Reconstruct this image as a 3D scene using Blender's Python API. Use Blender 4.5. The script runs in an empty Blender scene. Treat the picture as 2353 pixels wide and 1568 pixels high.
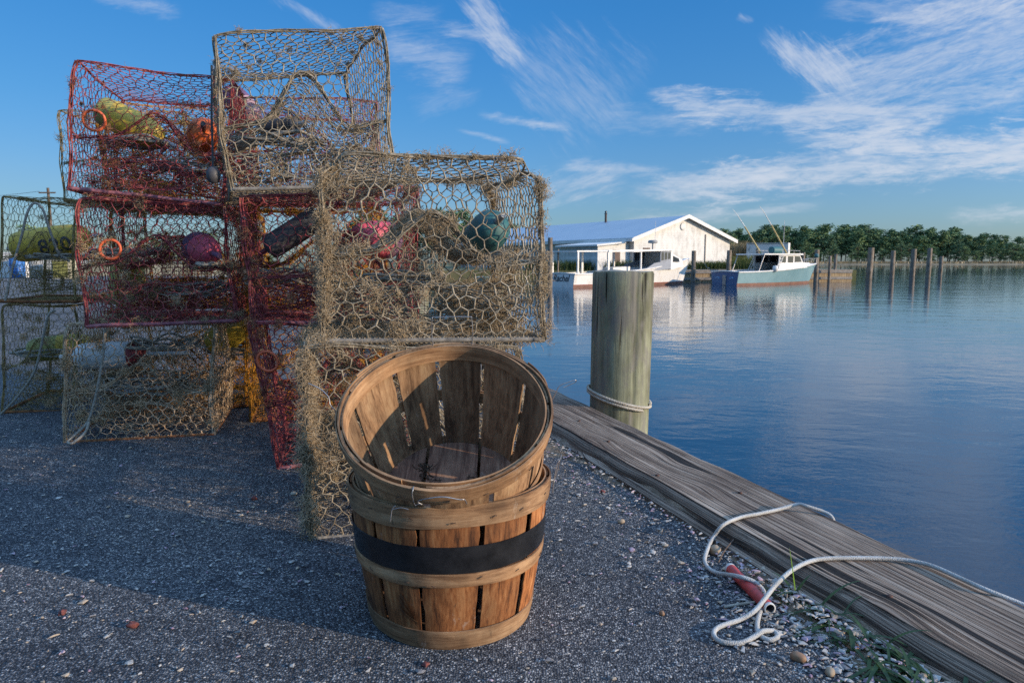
import bpy, math, random
import numpy as np
from mathutils import Vector, Matrix

rng = np.random.default_rng(7)
random.seed(7)
scene = bpy.context.scene
COL = scene.collection

# ------------------------------------------------------------------ camera geometry
F_PX = 683.0
H_EYE = 0.74
PITCH = math.radians(6.73)
SP, CP = math.sin(PITCH), math.cos(PITCH)
K = 1024.0 / 2352.0


def ray(x, y):
    u, v = x * K, y * K
    xc = (u - 512.0) / F_PX
    yc = (341.0 - v) / F_PX
    return np.array([xc, CP + yc * SP, -SP + yc * CP])


def Pz(x, y, z=0.0):
    d = ray(x, y)
    t = (z - H_EYE) / d[2]
    return np.array([0, 0, H_EYE]) + t * d


def Pd(x, y, depth):
    d = ray(x, y)
    t = depth / d[1]
    return np.array([0, 0, H_EYE]) + t * d


# ------------------------------------------------------------------ mesh helpers
class MB:
    def __init__(self):
        self.V, self.n = [], 0
        self.L, self.S, self.T = [], [], []
        self.nl = 0
        self.M = []

    def add(self, V, F, mi=0):
        V = np.asarray(V, dtype=np.float64).reshape(-1, 3)
        if isinstance(F, np.ndarray) and F.ndim == 2:
            k = F.shape[1]
            self.L.append((F + self.n).ravel())
            self.S.append(self.nl + np.arange(len(F)) * k)
            self.nl += F.size
            self.M.append(np.full(len(F), mi))
        else:
            for f in F:
                self.L.append(np.array(f) + self.n)
                self.S.append(np.array([self.nl]))
                self.nl += len(f)
                self.M.append(np.array([mi]))
        self.V.append(V)
        self.n += len(V)
        return self

    def mesh(self, name, mats, smooth=True):
        me = bpy.data.meshes.new(name)
        if self.n == 0:
            return me
        V = np.concatenate(self.V).astype(np.float32)
        L = np.concatenate(self.L).astype(np.int32)
        S = np.concatenate(self.S).astype(np.int32)
        me.vertices.add(len(V))
        me.vertices.foreach_set('co', V.ravel())
        me.loops.add(len(L))
        me.loops.foreach_set('vertex_index', L)
        me.polygons.add(len(S))
        me.polygons.foreach_set('loop_start', S)
        me.polygons.foreach_set('use_smooth', np.full(len(S), bool(smooth)))
        if not isinstance(mats, (list, tuple)):
            mats = [mats]
        for m in mats:
            me.materials.append(m)
        me.polygons.foreach_set('material_index', np.concatenate(self.M).astype(np.int32))
        me.update(calc_edges=True)
        me.validate()
        return me

    def build(self, name, mats, parent=None, smooth=True, sharp=None):
        o = bpy.data.objects.new(name, self.mesh(name, mats, smooth))
        if sharp:
            o.data.set_sharp_from_angle(angle=math.radians(sharp))
        COL.objects.link(o)
        if parent is not None:
            o.parent = parent
        return o


def tag(o, label=None, cat=None, group=None, kind=None):
    if label:
        o['label'] = label
    if cat:
        o['category'] = cat
    if group:
        o['group'] = group
    if kind:
        o['kind'] = kind
    return o


def thing(name, label, cat, loc=(0, 0, 0), rot=(0, 0, 0), group=None):
    o = bpy.data.objects.new(name, None)
    o.empty_display_size = 0.05
    COL.objects.link(o)
    o.location = loc
    o.rotation_euler = rot
    return tag(o, label, cat, group)


def copy_tree(o, parent=None):
    c = o.copy()
    COL.objects.link(c)
    if parent is not None:
        c.parent = parent
    for ch in list(o.children):
        copy_tree(ch, c)
    return c


def frames(d):
    d = d / np.maximum(np.linalg.norm(d, axis=1, keepdims=True), 1e-9)
    up = np.where(np.abs(d[:, 2:3]) > 0.9, np.array([[1.0, 0, 0]]), np.array([[0, 0, 1.0]]))
    a = np.cross(up, d)
    a /= np.maximum(np.linalg.norm(a, axis=1, keepdims=True), 1e-9)
    b = np.cross(d, a)
    return a, b


def seg_tubes(mb, P0, P1, r0, r1=None, sides=4):
    P0, P1 = np.asarray(P0, float), np.asarray(P1, float)
    N = len(P0)
    if N == 0:
        return
    if r1 is None:
        r1 = r0
    r0 = np.broadcast_to(np.asarray(r0, float), (N,))
    r1 = np.broadcast_to(np.asarray(r1, float), (N,))
    a, b = frames(P1 - P0)
    th = np.arange(sides) / sides * 2 * math.pi
    ring = np.cos(th)[None, :, None] * a[:, None, :] + np.sin(th)[None, :, None] * b[:, None, :]
    V = np.concatenate([P0[:, None, :] + ring * r0[:, None, None], P1[:, None, :] + ring * r1[:, None, None]], axis=1)
    k = np.arange(sides)
    k2 = (k + 1) % sides
    q = np.stack([k, k2, k2 + sides, k + sides], 1)
    Fc = (q[None] + (np.arange(N) * 2 * sides)[:, None, None]).reshape(-1, 4)
    mb.add(V.reshape(-1, 3), Fc)


def tube(mb, pts, r, sides=8, caps=True, closed=False):
    P = np.asarray(pts, float)
    n = len(P)
    r = np.broadcast_to(np.asarray(r, float), (n,))
    if closed:
        T = np.roll(P, -1, 0) - np.roll(P, 1, 0)
    else:
        T = np.gradient(P, axis=0)
    T /= np.maximum(np.linalg.norm(T, axis=1, keepdims=True), 1e-9)
    t0 = T[0]
    up = np.array([0, 0, 1.0]) if abs(t0[2]) < 0.9 else np.array([1.0, 0, 0])
    a = np.cross(up, t0)
    a /= np.linalg.norm(a)
    th = np.arange(sides) / sides * 2 * math.pi
    V = []
    for i in range(n):
        a = a - T[i] * np.dot(a, T[i])
        a /= max(np.linalg.norm(a), 1e-9)
        b = np.cross(T[i], a)
        V.append(P[i] + r[i] * (np.cos(th)[:, None] * a + np.sin(th)[:, None] * b))
    V = np.concatenate(V)
    k = np.arange(sides)
    k2 = (k + 1) % sides
    q = np.stack([k, k2, k2 + sides, k + sides], 1)
    m = n if closed else n - 1
    Fc = (q[None] + (np.arange(m) * sides)[:, None, None]).reshape(-1, 4) % (n * sides)
    mb.add(V, Fc)
    if caps and not closed:
        mb.add(V[:sides], [list(range(sides))[::-1]])
        mb.add(V[-sides:], [list(range(sides))])


def smooth_path(pts, per=8, closed=False):
    P = np.asarray(pts, float)
    n = len(P)
    out = []
    rngi = range(n if closed else n - 1)
    for i in rngi:
        if closed:
            p0, p1, p2, p3 = P[(i - 1) % n], P[i], P[(i + 1) % n], P[(i + 2) % n]
        else:
            p0, p1, p2, p3 = P[max(i - 1, 0)], P[i], P[i + 1], P[min(i + 2, n - 1)]
        for k in range(per):
            t = k / per
            out.append(0.5 * ((2 * p1) + (-p0 + p2) * t + (2 * p0 - 5 * p1 + 4 * p2 - p3) * t * t + (-p0 + 3 * p1 - 3 * p2 + p3) * t ** 3))
    if not closed:
        out.append(P[-1])
    return np.array(out)


def box(mb, lo, hi, M=None, mi=0):
    x0, y0, z0 = lo
    x1, y1, z1 = hi
    V = np.array([[x0, y0, z0], [x1, y0, z0], [x1, y1, z0], [x0, y1, z0], [x0, y0, z1], [x1, y0, z1], [x1, y1, z1], [x0, y1, z1]], float)
    if M is not None:
        V = V @ np.array(M.to_3x3()).T + np.array(M.translation)
    mb.add(V, np.array([[0, 3, 2, 1], [4, 5, 6, 7], [0, 1, 5, 4], [1, 2, 6, 5], [2, 3, 7, 6], [3, 0, 4, 7]]), mi)


def lathe(mb, prof, n=24, axis='z', caps=True):
    prof = np.asarray(prof, float)
    th = np.arange(n) / n * 2 * math.pi
    m = len(prof)
    V = np.zeros((m, n, 3))
    V[:, :, 0] = prof[:, 0:1] * np.cos(th)
    V[:, :, 1] = prof[:, 0:1] * np.sin(th)
    V[:, :, 2] = prof[:, 1:2]
    V = V.reshape(-1, 3)
    if axis == 'x':
        V = V[:, [2, 1, 0]] * np.array([1, -1, 1])
    k = np.arange(n)
    k2 = (k + 1) % n
    q = np.stack([k, k2, k2 + n, k + n], 1)
    Fc = (q[None] + (np.arange(m - 1) * n)[:, None, None]).reshape(-1, 4)
    mb.add(V, Fc)
    if caps:
        mb.add(V[:n], [list(range(n))[::-1]])
        mb.add(V[-n:], [list(range(n))])


def grid_surface(mb, X, mi=0):
    """X: (m,n,3) grid"""
    m, n = X.shape[:2]
    i = np.arange(m - 1)[:, None] * n + np.arange(n - 1)[None]
    q = np.stack([i, i + 1, i + 1 + n, i + n], -1).reshape(-1, 4)
    mb.add(X.reshape(-1, 3), q, mi)


def vnoise(seed):
    """cheap smooth 3D noise: sum of random sines; returns callable on (N,3) arrays in about -1..1"""
    r = np.random.default_rng(seed)
    W = r.normal(size=(10, 3))
    ph = r.uniform(0, 6.28, 10)

    def f(P, s=1.0):
        return np.sin((np.asarray(P) * s) @ W.T + ph).sum(-1) / 4.0
    return f


# ------------------------------------------------------------------ material helpers
def new_mat(name):
    m = bpy.data.materials.new(name)
    m.use_nodes = True
    nt = m.node_tree
    b = nt.nodes['Principled BSDF']
    return m, nt, b


def N(nt, typ, **kw):
    n = nt.nodes.new(typ)
    for k, v in kw.items():
        if k.startswith('i_'):
            key = k[2:]
            key = int(key) if key.isdigit() else key.replace('_', ' ')
            n.inputs[key].default_value = v
        else:
            setattr(n, k, v)
    return n


def ramp(nt, stops, src=None, interp='LINEAR'):
    n = nt.nodes.new('ShaderNodeValToRGB')
    cr = n.color_ramp
    cr.interpolation = interp
    while len(cr.elements) < len(stops):
        cr.elements.new(0.5)
    for e, (p, c) in zip(cr.elements, stops):
        e.position = p
        if not isinstance(c, (tuple, list)):
            c = (c, c, c)
        e.color = tuple(c) + (1,) if len(c) == 3 else c
    if src is not None:
        nt.links.new(src, n.inputs[0])
    return n


def texco(nt, scale=(1, 1, 1), out='Object', rot=(0, 0, 0), loc=(0, 0, 0)):
    t = nt.nodes.new('ShaderNodeTexCoord')
    mp = nt.nodes.new('ShaderNodeMapping')
    mp.inputs['Scale'].default_value = scale
    mp.inputs['Rotation'].default_value = rot
    mp.inputs['Location'].default_value = loc
    nt.links.new(t.outputs[out], mp.inputs[0])
    return mp.outputs[0]


def noise(nt, vec, scale, detail=4, rough=0.6, dist=0.0):
    n = N(nt, 'ShaderNodeTexNoise')
    n.inputs['Scale'].default_value = scale
    n.inputs['Detail'].default_value = detail
    n.inputs['Roughness'].default_value = rough
    n.inputs['Distortion'].default_value = dist
    nt.links.new(vec, n.inputs['Vector'])
    return n


def mix(nt, fac, a, b, mode='MIX'):
    n = nt.nodes.new('ShaderNodeMix')
    n.data_type = 'RGBA'
    n.blend_type = mode
    for s, v in ((0, fac), (6, a), (7, b)):
        if hasattr(v, 'is_output'):
            nt.links.new(v, n.inputs[s])
        elif isinstance(v, (int, float)):
            n.inputs[s].default_value = v
        else:
            n.inputs[s].default_value = tuple(v) + (1,) if len(v) == 3 else v
    return n.outputs[2]


def math_n(nt, op, a, b=None, c=None, clamp=False):
    n = nt.nodes.new('ShaderNodeMath')
    n.operation = op
    n.use_clamp = clamp
    for i, v in enumerate((a, b, c)):
        if v is None:
            continue
        if hasattr(v, 'is_output'):
            nt.links.new(v, n.inputs[i])
        else:
            n.inputs[i].default_value = v
    return n.outputs[0]


def bump(nt, b, height, strength=0.5, dist=0.002):
    n = N(nt, 'ShaderNodeBump')
    n.inputs['Strength'].default_value = strength
    n.inputs['Distance'].default_value = dist
    nt.links.new(height, n.inputs['Height'])
    nt.links.new(n.outputs[0], b.inputs['Normal'])
    return n


def simple_mat(name, c1, c2=None, scale=20, rough=0.7, bumpd=0.0, c3=None, detail=5, stops=(0.35, 0.65), spec=0.4, metallic=0.0, stretch=(1, 1, 1)):
    m, nt, b = new_mat(name)
    v = texco(nt, stretch)
    n = noise(nt, v, scale, detail, 0.65)
    if c2 is None:
        c2 = tuple(x * 0.7 for x in c1)
    st = [(stops[0], c1), (stops[1], c2)]
    if c3:
        st.append((min(stops[1] + 0.15, 1.0), c3))
    rp = ramp(nt, st, n.outputs[0])
    nt.links.new(rp.outputs[0], b.inputs['Base Color'])
    b.inputs['Roughness'].default_value = rough
    b.inputs['Specular IOR Level'].default_value = spec
    b.inputs['Metallic'].default_value = metallic
    if bumpd:
        bump(nt, b, n.outputs[0], 0.7, bumpd)
    return m


def wire_mat(name, cols, scale=35, rough=0.75):
    """mottled painted / rusted wire: large patches and fine speckle"""
    m, nt, b = new_mat(name)
    v = texco(nt)
    n1 = noise(nt, v, scale, 5, 0.7)
    n2 = noise(nt, v, 6.0, 3, 0.6)
    n3 = noise(nt, v, 190.0, 2, 0.6)
    r1 = ramp(nt, [(0.36, cols[0]), (0.52, cols[1]), (0.68, cols[2])], n1.outputs[0])
    r2 = ramp(nt, [(0.35, cols[3]), (0.7, (1, 1, 1))], n2.outputs[0])
    r3 = ramp(nt, [(0.35, (0.6, 0.6, 0.6)), (0.65, (1.25, 1.25, 1.25))], n3.outputs[0])
    c = mix(nt, 1.0, r1.outputs[0], r2.outputs[0], 'MULTIPLY')
    c = mix(nt, 1.0, c, r3.outputs[0], 'MULTIPLY')
    nt.links.new(c, b.inputs['Base Color'])
    b.inputs['Roughness'].default_value = rough
    b.inputs['Specular IOR Level'].default_value = 0.3
    return m


MAT = {}
MAT['wire_grey'] = wire_mat('weathered_wire', [(0.20, 0.165, 0.115), (0.36, 0.31, 0.23), (0.50, 0.45, 0.36), (0.6, 0.55, 0.5)])
MAT['wire_red'] = wire_mat('red_wire', [(0.14, 0.035, 0.03), (0.40, 0.075, 0.09), (0.55, 0.27, 0.18), (0.65, 0.57, 0.55)])
MAT['wire_orange'] = wire_mat('orange_wire', [(0.26, 0.10, 0.015), (0.70, 0.32, 0.03), (0.80, 0.48, 0.09), (0.65, 0.55, 0.45)])
MAT['wire_pale'] = wire_mat('sunlit_tone_wire', [(0.32, 0.22, 0.13), (0.60, 0.45, 0.30), (0.78, 0.63, 0.46), (0.75, 0.68, 0.62)])  # wire lightened in colour to stand in for sun on a shaded pot
MAT['wire_olive'] = wire_mat('olive_wire', [(0.15, 0.10, 0.03), (0.38, 0.28, 0.11), (0.54, 0.43, 0.22), (0.7, 0.65, 0.55)])
MAT['fuzz'] = simple_mat('dried_growth', (0.30, 0.22, 0.135), (0.51, 0.40, 0.265), 30, 0.95, c3=(0.60, 0.50, 0.37), spec=0.1)
MAT['fuzz_pale'] = simple_mat('sunlit_tone_growth', (0.38, 0.26, 0.145), (0.68, 0.49, 0.30), 30, 0.95, spec=0.1)  # growth lightened the same way, warm sunlight put into its colour
MAT['fuzz_brown'] = simple_mat('brown_growth', (0.27, 0.19, 0.10), (0.55, 0.42, 0.26), 30, 0.95, spec=0.1)
MAT['fuzz_red'] = simple_mat('red_growth', (0.22, 0.09, 0.05), (0.46, 0.24, 0.13), 30, 0.95, spec=0.1)
MAT['fuzz_orange'] = simple_mat('orange_growth', (0.26, 0.12, 0.03), (0.62, 0.34, 0.08), 30, 0.95, spec=0.1)
MAT['rust'] = simple_mat('rusty_bar', (0.10, 0.035, 0.015), (0.30, 0.12, 0.04), 40, 0.85, 0.001, c3=(0.42, 0.25, 0.12))
MAT['bar_grey'] = simple_mat('grey_bar', (0.11, 0.10, 0.09), (0.27, 0.24, 0.20), 45, 0.85, 0.001, c3=(0.4, 0.36, 0.3))
MAT['bar_red'] = simple_mat('red_bar', (0.16, 0.05, 0.07), (0.36, 0.14, 0.15), 40, 0.8, 0.001, c3=(0.40, 0.28, 0.28))
MAT['rope_grey'] = simple_mat('old_rope', (0.20, 0.17, 0.13), (0.38, 0.34, 0.28), 120, 0.9, 0.001)
MAT['shell_spot'] = simple_mat('barnacle', (0.5, 0.42, 0.3), (0.65, 0.58, 0.45), 60, 0.7)
MAT['steel'] = simple_mat('galvanised_wire', (0.22, 0.21, 0.21), (0.42, 0.41, 0.41), 60, 0.4, metallic=0.7)


def rope_mat(name, c1, c2, scale=420.0):
    m, nt, b = new_mat(name)
    v = texco(nt)
    vo = N(nt, 'ShaderNodeTexVoronoi')
    vo.inputs['Scale'].default_value = scale
    nt.links.new(v, vo.inputs['Vector'])
    n2 = noise(nt, v, 18, 4, 0.6)
    rp = ramp(nt, [(0.0, c1), (0.7, c2)], vo.outputs['Distance'])
    r2 = ramp(nt, [(0.3, (0.75, 0.72, 0.68)), (0.65, (1, 1, 1))], n2.outputs[0])
    nt.links.new(mix(nt, 1.0, rp.outputs[0], r2.outputs[0], 'MULTIPLY'), b.inputs['Base Color'])
    b.inputs['Roughness'].default_value = 0.8
    bump(nt, b, vo.outputs['Distance'], 0.8, -0.0015)
    return m


MAT['rope_white'] = rope_mat('braided_white_rope', (0.62, 0.61, 0.58), (0.40, 0.39, 0.37), 380)
MAT['rope_tan'] = rope_mat('twisted_tan_rope', (0.68, 0.63, 0.54), (0.46, 0.41, 0.33), 500)


def wood_mat(name, dark, mid, light, grain=(55, 55, 4), bumpd=0.0012, rough=0.75, stain=0.5, rnd=0.35):
    """stave wood, grain along local z"""
    m, nt, b = new_mat(name)
    v = texco(nt, grain)
    oi = nt.nodes.new('ShaderNodeObjectInfo')
    add = N(nt, 'ShaderNodeVectorMath', operation='ADD')
    sc = N(nt, 'ShaderNodeVectorMath', operation='SCALE')
    cmb = N(nt, 'ShaderNodeCombineXYZ')
    for i in range(3):
        nt.links.new(oi.outputs['Random'], cmb.inputs[i])
    nt.links.new(cmb.outputs[0], sc.inputs[0])
    sc.inputs['Scale'].default_value = 37.0
    nt.links.new(v, add.inputs[0])
    nt.links.new(sc.outputs[0], add.inputs[1])
    n1 = noise(nt, add.outputs[0], 1.0, 6, 0.65, 0.4)
    n2 = noise(nt, add.outputs[0], 4.5, 4, 0.7, 0.2)
    v2 = texco(nt, (9, 9, 5))
    n3 = noise(nt, v2, 1.0, 5, 0.65)
    g = math_n(nt, 'ADD', math_n(nt, 'MULTIPLY', n1.outputs[0], 0.65), math_n(nt, 'MULTIPLY', n2.outputs[0], 0.35))
    rp = ramp(nt, [(0.38, dark), (0.5, mid), (0.62, light)], g)
    st = ramp(nt, [(0.35, tuple([1 - stain] * 3)), (0.62, (1.08, 1.05, 1.0))], n3.outputs[0])
    c = mix(nt, 1.0, rp.outputs[0], st.outputs[0], 'MULTIPLY')
    rv = ramp(nt, [(0.0, tuple([1 - rnd] * 3)), (1.0, (1.15, 1.1, 1.05))], oi.outputs['Random'])
    c = mix(nt, 1.0, c, rv.outputs[0], 'MULTIPLY')
    # black weather streaks and pin knots
    v3 = texco(nt, (38, 38, 7))
    n4 = noise(nt, v3, 1.0, 3, 0.8, 0.6)
    spots = ramp(nt, [(0.66, 0.0), (0.74, 0.75)], n4.outputs[0])
    c = mix(nt, spots.outputs[0], c, (0.03, 0.02, 0.014))
    # pale scuffs
    v5 = texco(nt, (22, 22, 10), loc=(3, 1, 5))
    n5 = noise(nt, v5, 1.0, 6, 0.75, 0.3)
    sc5 = ramp(nt, [(0.63, 0.0), (0.72, 0.5)], n5.outputs[0])
    c = mix(nt, sc5.outputs[0], c, (0.52, 0.44, 0.36))
    nt.links.new(c, b.inputs['Base Color'])
    b.inputs['Roughness'].default_value = rough
    b.inputs['Specular IOR Level'].default_value = 0.3
    bump(nt, b, g, 0.8, bumpd)
    return m


MAT['stave'] = wood_mat('stave_wood', (0.075, 0.03, 0.013), (0.31, 0.118, 0.04), (0.46, 0.225, 0.095), stain=0.6)
MAT['stave_grey'] = wood_mat('weathered_stave', (0.14, 0.08, 0.045), (0.34, 0.205, 0.115), (0.47, 0.32, 0.19))
MAT['hoop'] = wood_mat('hoop_wood', (0.19, 0.10, 0.05), (0.36, 0.21, 0.112), (0.48, 0.31, 0.18), grain=(6, 6, 70), stain=0.5, rnd=0.2)
MAT['baseboard'] = wood_mat('basket_bottom_wood', (0.11, 0.06, 0.045), (0.26, 0.155, 0.11), (0.37, 0.245, 0.175), grain=(60, 5, 30))
MAT['tape'] = simple_mat('black_band', (0.008, 0.008, 0.009), (0.020, 0.020, 0.022), 25, 0.32, 0.0004, spec=0.35)
MAT['staple'] = simple_mat('rusty_staple', (0.04, 0.025, 0.02), (0.10, 0.06, 0.04), 90, 0.7)

# ------------------------------------------------------------------ render / camera / light
scene.render.engine = 'CYCLES'
scene.cycles.use_denoising = False
scene.cycles.sample_clamp_indirect = 3.0
scene.cycles.max_bounces = 8
scene.cycles.diffuse_bounces = 3
scene.cycles.glossy_bounces = 4
scene.cycles.transmission_bounces = 3
scene.cycles.transparent_max_bounces = 6
scene.view_settings.view_transform = 'Standard'
scene.view_settings.look = 'None'
scene.view_settings.exposure = 0
scene.view_settings.gamma = 1

cam_d = bpy.data.cameras.new('camera')
cam = bpy.data.objects.new('camera', cam_d)
COL.objects.link(cam)
cam.location = (0, 0, H_EYE)
cam.rotation_euler = (math.radians(90) - PITCH, 0, 0)
cam_d.sensor_width = 36
cam_d.lens = F_PX / 1024 * 36
cam_d.clip_start = 0.05
cam_d.clip_end = 12000
cam_d.dof.use_dof = True
cam_d.dof.focus_distance = 1.75
cam_d.dof.aperture_fstop = 13.0
scene.camera = cam

SUN_AZ = math.radians(111.0)
SUN_EL = math.radians(13.0)
sdir = Vector((math.sin(SUN_AZ) * math.cos(SUN_EL), math.cos(SUN_AZ) * math.cos(SUN_EL), math.sin(SUN_EL)))
sd = bpy.data.lights.new('sun', 'SUN')
sd.energy = 4.8
sd.angle = math.radians(0.55)
sd.color = (1.0, 0.80, 0.58)
so = bpy.data.objects.new('sun', sd)
COL.objects.link(so)
so.rotation_euler = sdir.to_track_quat('Z', 'Y').to_euler()
so.location = (8, -3, 6)


def build_world():
    w = bpy.data.worlds.new('World')
    scene.world = w
    w.use_nodes = True
    nt = w.node_tree
    bg = nt.nodes['Background']
    sky = N(nt, 'ShaderNodeTexSky')
    sky.sky_type = 'NISHITA'
    sky.sun_disc = False
    sky.sun_elevation = SUN_EL
    sky.sun_rotation = SUN_AZ
    sky.altitude = 0
    sky.air_density = 1.0
    sky.dust_density = 0.6
    sky.ozone_density = 2.0
    tc = nt.nodes.new('ShaderNodeTexCoord')
    sep = nt.nodes.new('ShaderNodeSeparateXYZ')
    nt.links.new(tc.outputs['Generated'], sep.inputs[0])
    dx, dy, dz = sep.outputs
    yy = math_n(nt, 'MAXIMUM', dy, 0.05)
    X = math_n(nt, 'DIVIDE', dx, yy)
    Z = math_n(nt, 'DIVIDE', dz, yy)
    cmb = nt.nodes.new('ShaderNodeCombineXYZ')
    nt.links.new(X, cmb.inputs[0])
    nt.links.new(Z, cmb.inputs[1])
    P = cmb.outputs[0]
    # wispy fibres, one set for each drift direction of the cirrus
    def fibres(deg, off):
        mpn = N(nt, 'ShaderNodeMapping')
        mpn.inputs['Rotation'].default_value = (0, 0, math.radians(-deg))
        nt.links.new(P, mpn.inputs[0])
        mp2 = N(nt, 'ShaderNodeMapping')
        mp2.inputs['Scale'].default_value = (4.2, 19.0, 1)
        mp2.inputs['Location'].default_value = (off, off * 0.7, off * 1.3)
        nt.links.new(mpn.outputs[0], mp2.inputs[0])
        f1 = noise(nt, mp2.outputs[0], 1.5, 7, 0.66, 0.9)
        f2 = noise(nt, mp2.outputs[0], 6.0, 4, 0.70, 0.5)
        fo = math_n(nt, 'MULTIPLY', math_n(nt, 'SUBTRACT', math_n(nt, 'ADD', math_n(nt, 'MULTIPLY', f1.outputs[0], 0.65), math_n(nt, 'MULTIPLY', f2.outputs[0], 0.35)), 0.52), 3.2)
        fr = ramp(nt, [(0.25, 0.40), (0.58, 1.0)], f1.outputs[0])
        fr2 = ramp(nt, [(0.32, 0.50), (0.66, 1.15)], f2.outputs[0])
        return fo, math_n(nt, 'MULTIPLY', fr.outputs[0], fr2.outputs[0])
    FIB = {-44: fibres(-44, 0.0), 2: fibres(2, 3.1), 17: fibres(17, 7.7)}
    warp = noise(nt, P, 6.0, 6, 0.68)
    warpv = math_n(nt, 'SUBTRACT', warp.outputs[0], 0.5)

    def C(x, y):
        d = ray(x, y)
        return np.array([d[0] / d[1], d[2] / d[1]])
    streaks = [
        (1070, -15, 1200, 135, 20, 26, .55), (1195, 120, 1430, 260, 45, 80, .16), (1020, 62, 1160, 92, 9, 12, .30),
        (880, 100, 1070, 155, 30, 40, .26), (860, 20, 1010, 45, 16, 20, .16), (1108, 266, 1295, 292, 9, 7, .60), (1050, 297, 1165, 325, 4, 4, .25),
        (1765, 75, 1965, 215, 15, 40, .62), (1880, 225, 2440, 35, 40, 95, .46), (1490, 217, 1660, 255, 10, 26, .65),
        (1570, 250, 2180, 264, 22, 26, .68), (2060, 250, 2460, 185, 26, 34, .46), (2080, 55, 2420, -70, 22, 45, .50), (2005, 45, 2160, 33, 7, 9, .40),
        (1900, 20, 2352, 20, 14, 40, .22), (1460, 438, 1800, 408, 22, 28, .72), (1620, 425, 2100, 362, 28, 34, .75), (1850, 318, 2460, 350, 12, 32, .85),
        (2000, 392, 2480, 325, 18, 34, .75), (1760, 418, 2180, 405, 6, 8, .35), (1240, 440, 1430, 400, 22, 22, .50), (1290, 380, 1530, 392, 12, 10, .38),
        (1440, 508, 1710, 488, 14, 14, .36), (1680, 492, 1890, 468, 9, 6, .32), (2180, 500, 2460, 484, 12, 14, .34), (1380, 275, 1640, 285, 22, 20, .16),
        (225, -12, 410, 28, 12, 14, .30), (630, 0, 780, 75, 8, 10, .26), (1695, 35, 1730, 50, 6, 5, .25), (950, 250, 1100, 215, 20, 10, .10),
        (1500, -150, 2700, -420, 50, 130, .8), (1750, -90, 2500, -160, 30, 70, .6), (1300, -420, 2600, -900, 90, 180, .9), (900, -300, 1500, -500, 50, 90, .6), (1700, -560, 3000, -640, 60, 140, .8), (1200, -900, 2600, -1500, 120, 240, .8),
    ]
    tot = None
    for (x0, y0, x1, y1, w0, w1, s) in streaks:
        A, B = C(x0, y0), C(x1, y1)
        L = np.linalg.norm(B - A)
        d = (B - A) / L
        n = np.array([-d[1], d[0]])
        px = K / F_PX
        deg = math.degrees(math.atan2(d[1], d[0]))
        fo, fdens = FIB[min(FIB, key=lambda k: abs(k - deg))]
        sub = N(nt, 'ShaderNodeVectorMath', operation='SUBTRACT')
        nt.links.new(P, sub.inputs[0])
        sub.inputs[1].default_value = (A[0], A[1], 0)
        dt = N(nt, 'ShaderNodeVectorMath', operation='DOT_PRODUCT')
        nt.links.new(sub.outputs[0], dt.inputs[0])
        dt.inputs[1].default_value = (d[0] / L, d[1] / L, 0)
        dq = N(nt, 'ShaderNodeVectorMath', operation='DOT_PRODUCT')
        nt.links.new(sub.outputs[0], dq.inputs[0])
        dq.inputs[1].default_value = (n[0], n[1], 0)
        t, q = dt.outputs['Value'], dq.outputs['Value']
        wmap = N(nt, 'ShaderNodeMapRange')
        nt.links.new(t, wmap.inputs[0])
        wmap.inputs[3].default_value = w0 * px * 1.9
        wmap.inputs[4].default_value = w1 * px * 1.9
        qw = math_n(nt, 'MULTIPLY_ADD', warpv, 1.7 * (w0 + w1) * px, q)
        r = math_n(nt, 'SUBTRACT', math_n(nt, 'DIVIDE', math_n(nt, 'ABSOLUTE', qw), wmap.outputs[0]), fo)
        m = N(nt, 'ShaderNodeMapRange', interpolation_type='SMOOTHSTEP')
        nt.links.new(r, m.inputs[0])
        m.inputs[1].default_value = -0.2
        m.inputs[2].default_value = 1.15
        m.inputs[3].default_value = s * 1.15
        m.inputs[4].default_value = 0.0
        e = N(nt, 'ShaderNodeMapRange', interpolation_type='SMOOTHSTEP')
        tt = math_n(nt, 'ABSOLUTE', math_n(nt, 'SUBTRACT', t, 0.5))
        nt.links.new(tt, e.inputs[0])
        tt = math_n(nt, 'MULTIPLY_ADD', fo, -0.08, tt)
        nt.links.new(tt, e.inputs[0])
        e.inputs[1].default_value = 0.28
        e.inputs[2].default_value = 0.60
        e.inputs[3].default_value = 1.0
        e.inputs[4].default_value = 0.0
        v = math_n(nt, 'MULTIPLY', math_n(nt, 'MULTIPLY', m.outputs[0], e.outputs[0]), fdens)
        tot = v if tot is None else math_n(nt, 'ADD', tot, v)
    dens = math_n(nt, 'MULTIPLY', math_n(nt, 'SUBTRACT', 1.0, math_n(nt, 'POWER', 2.718, math_n(nt, 'MULTIPLY', tot, -1.75))), 0.84)
    front = N(nt, 'ShaderNodeMapRange')
    nt.links.new(dy, front.inputs[0])
    front.inputs[1].default_value = 0.05
    front.inputs[2].default_value = 0.25
    dens = math_n(nt, 'MULTIPLY', dens, front.outputs[0])
    # grade the clear sky: paler horizon, deeper blue above, overhead brightened as added fill
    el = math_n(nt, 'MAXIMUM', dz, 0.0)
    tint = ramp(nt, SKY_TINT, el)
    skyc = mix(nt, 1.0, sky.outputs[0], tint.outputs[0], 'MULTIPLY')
    side = ramp(nt, [(0.15, (0.72, 0.72, 0.70)), (0.5, (0.92, 0.96, 0.97)), (0.8, (1.0, 1.0, 1.0))], math_n(nt, 'MULTIPLY_ADD', dx, 0.5, 0.5))
    skyc = mix(nt, 1.0, skyc, side.outputs[0], 'MULTIPLY')
    # below the horizon keep the horizon colour dim
    cloud = mix(nt, dens, skyc, CLOUD_COL)
    nt.links.new(cloud, bg.inputs['Color'])
    bg.inputs['Strength'].default_value = SKY_STRENGTH


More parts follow.
